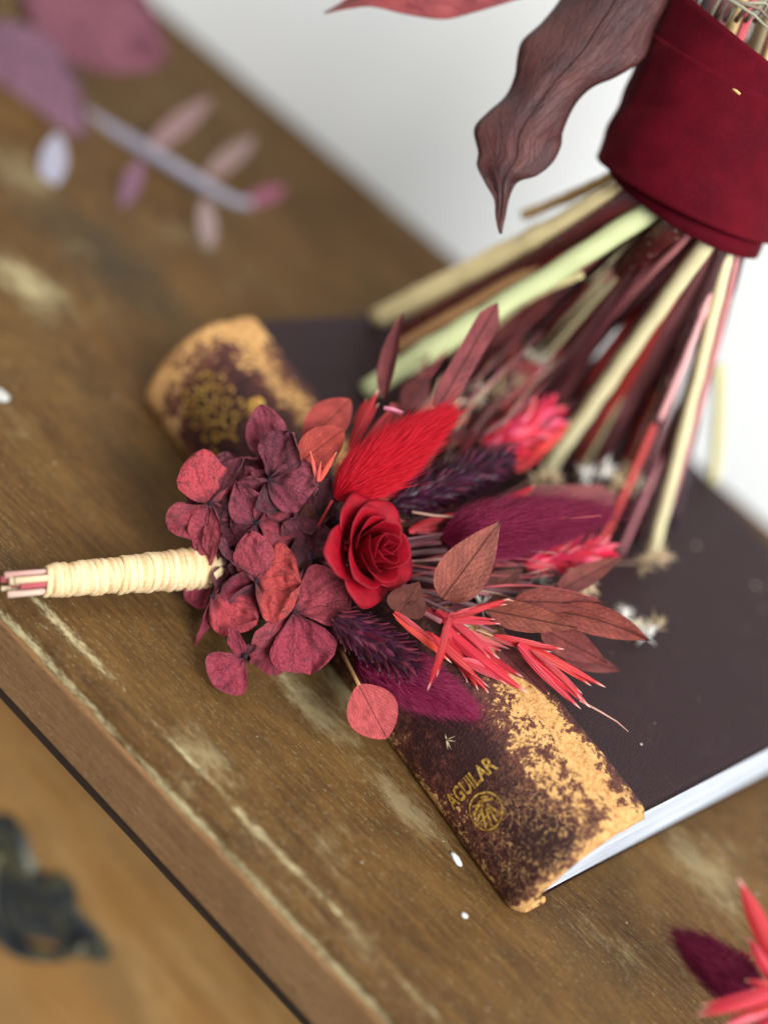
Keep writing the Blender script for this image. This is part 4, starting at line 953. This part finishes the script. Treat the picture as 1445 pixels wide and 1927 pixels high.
# ------------------------------------------------------------------ second boutonniere, lower right corner
b2 = thing('boutonniere', 'second red boutonniere, only its tips showing in the lower right corner', 'boutonniere', atz(1560, 1960, 0.0))
bunny(b2, (1440, 1890), (1285, 1768), 96, .318, .322, srgb(132, 22, 66), 5000, None, .008, seed=11)
leaf('glume', b2, M_glume, R1, (1470, 1830), (1388, 1652), 38, .305, .303, 'lance', fold=-.3, cup=-.2)
leaf('glume', b2, M_glume, srgb(206, 40, 60), (1490, 1890), (1402, 1760), 34, .312, .312, 'lance', fold=-.3, roll=20)
spikelet(b2, [((1470, 1862), (1308, 1910), 44, .300, .299, R2), ((1480, 1880), (1352, 1940), 40, .300, .300, srgb(238, 110, 126)), ((1490, 1890), (1400, 1960), 44, .302, .302, R2), ((1480, 1870), (1400, 1845), 36, .308, .308, R1)])
for k in range(7): fluff(b2, 1395 + 9 * (k % 4), 1800 + 14 * (k // 2), .322, 16, 10, srgb(160, 20, 50), 60 + k, RED)
for k in range(5): tube('stem', arc_pts(at(1455 + 8 * k, 1850 + 10 * k, .314), atz(1600, 1990 + 6 * k, .004), n=6), .001, M_stem, b2, ST[k], 7)

# ------------------------------------------------------------------ purple branch at the back of the chest
br = thing('eucalyptus_branch', 'out of focus mauve branch with rounded leaves at the back of the chest', 'branch', atz(60, 240, 0.0))
MV, MV2, LAV = srgb(128, 82, 96), srgb(118, 94, 112), srgb(170, 166, 180)
def bl(b, t, w_, d0, d1, col, sh='oval', **k):
    return leaf('leaf', br, M_petal if w_ > 100 else M_fluff, col, b, t, w_, d0, d1, sh, **k)
bl((30, -80), (312, 120), 200, .506, .498, MV, cup=.1, ruf=.12)
bl((-90, 50), (162, 252), 190, .504, .496, MV2, cup=.1, ruf=.12)
bl((270, 290), (400, 184), 38, .506, .510, srgb(150, 118, 116))
bl((385, 335), (482, 258), 36, .506, .510, srgb(154, 126, 120))
bl((455, 386), (540, 352), 30, .504, .504, srgb(158, 92, 112))
bl((268, 296), (230, 392), 34, .480, .476, srgb(122, 86, 104))
bl((385, 372), (396, 470), 36, .480, .472, srgb(158, 134, 130))
bl((110, 250), (92, 362), 50, .480, .466, LAV)
tube('stem', [at(90, 170, .522), at(170, 222, .516), at(280, 285, .508), at(380, 345, .500), at(440, 380, .502), at(475, 384, .503)], lambda t: .0030 * (1 - .486 * t), M_fluff, br, LAV, 10)
tube('stem', [at(90, 170, .522), at(0, 110, .522), atz(-160, -20, .004)], .003, M_fluff, br, LAV, 10)
for k in range(26): 
    fluff_o = fluff(br, random.uniform(-20, 75), random.uniform(-20, 120), random.uniform(.511, .526), 20, 8, random.choice([srgb(176, 146, 92), srgb(150, 116, 66), srgb(96, 66, 46)]), 100 + k, PAL[2])
for k in range(3): tube('stem', arc_pts(at(20 + 20 * k, 60, .518), atz(-120, 40 * k, .004), n=6), .001, M_stem, br, srgb(120, 90, 50), 6)

# ------------------------------------------------------------------ crumbs and dust
def crumb(label, px, py, L, W_, ang, z=0.0, col=srgb(236, 236, 232)):
    P = atz(px, py, z); c, s = math.cos(ang), math.sin(ang); r = random.Random(px); V = []
    for k, (zz, sc) in enumerate(((0, .8), (.45, 1), (.8, .6))):
        for j in range(8):
            a = j * math.pi / 4; x, y = math.cos(a) * L * sc * r.uniform(.8, 1.1), math.sin(a) * W_ * sc * r.uniform(.8, 1.1)
            V.append(P + Vector((x * c - y * s, x * s + y * c, zz * W_ * .8 + .0001)))
    o = mesh('paper_crumb', V, grid_faces(3, 8, True) + [tuple(range(16, 24))], M_fluff, None, col)
    o['label'] = label; o['category'] = 'crumb'; o['group'] = 'pale crumbs on the chest top'
crumb('larger white crumb on the wood beside the book spine', 857, 1618, .0024, .0011, -.3)
crumb('tiny white crumb on the wood in front of the tail of the book', 873, 1724, .0010, .0008, .4)
crumb('pale crumb at the left edge of the picture beside the book head', -6, 745, .0045, .0026, .4, 0, srgb(206, 204, 196))
V, F = [], []
r = random.Random(5)
for k in range(150):
    if k < 36: u, v = r.uniform(.01, .178), r.uniform(.02, .14); P = bk(u, v, .0302)
    else: P = Vector((r.uniform(-.15, .25), r.uniform(-.09, .17), .0002))
    a = r.uniform(0, 3); l = r.uniform(.00012, .0004) * (1.6 if k % 17 == 0 else 1); w_ = l * r.uniform(.4, .9); k0 = len(V)
    for sx, sy in ((-1, -1), (1, -1), (1, 1), (-1, 1)): V.append(P + Vector((sx * l * math.cos(a) - sy * w_ * math.sin(a), sx * l * math.sin(a) + sy * w_ * math.cos(a), 0)))
    V.append(P + Vector((0, 0, w_ * .8)))
    for j in range(4): F.append((k0 + j, k0 + (j + 1) % 4, k0 + 4))
d_ = mesh('dust', V, F, M_fluff, None, srgb(200, 190, 172), kind='stuff'); d_['label'] = 'fine pale dust flecks on the cover and the wood'
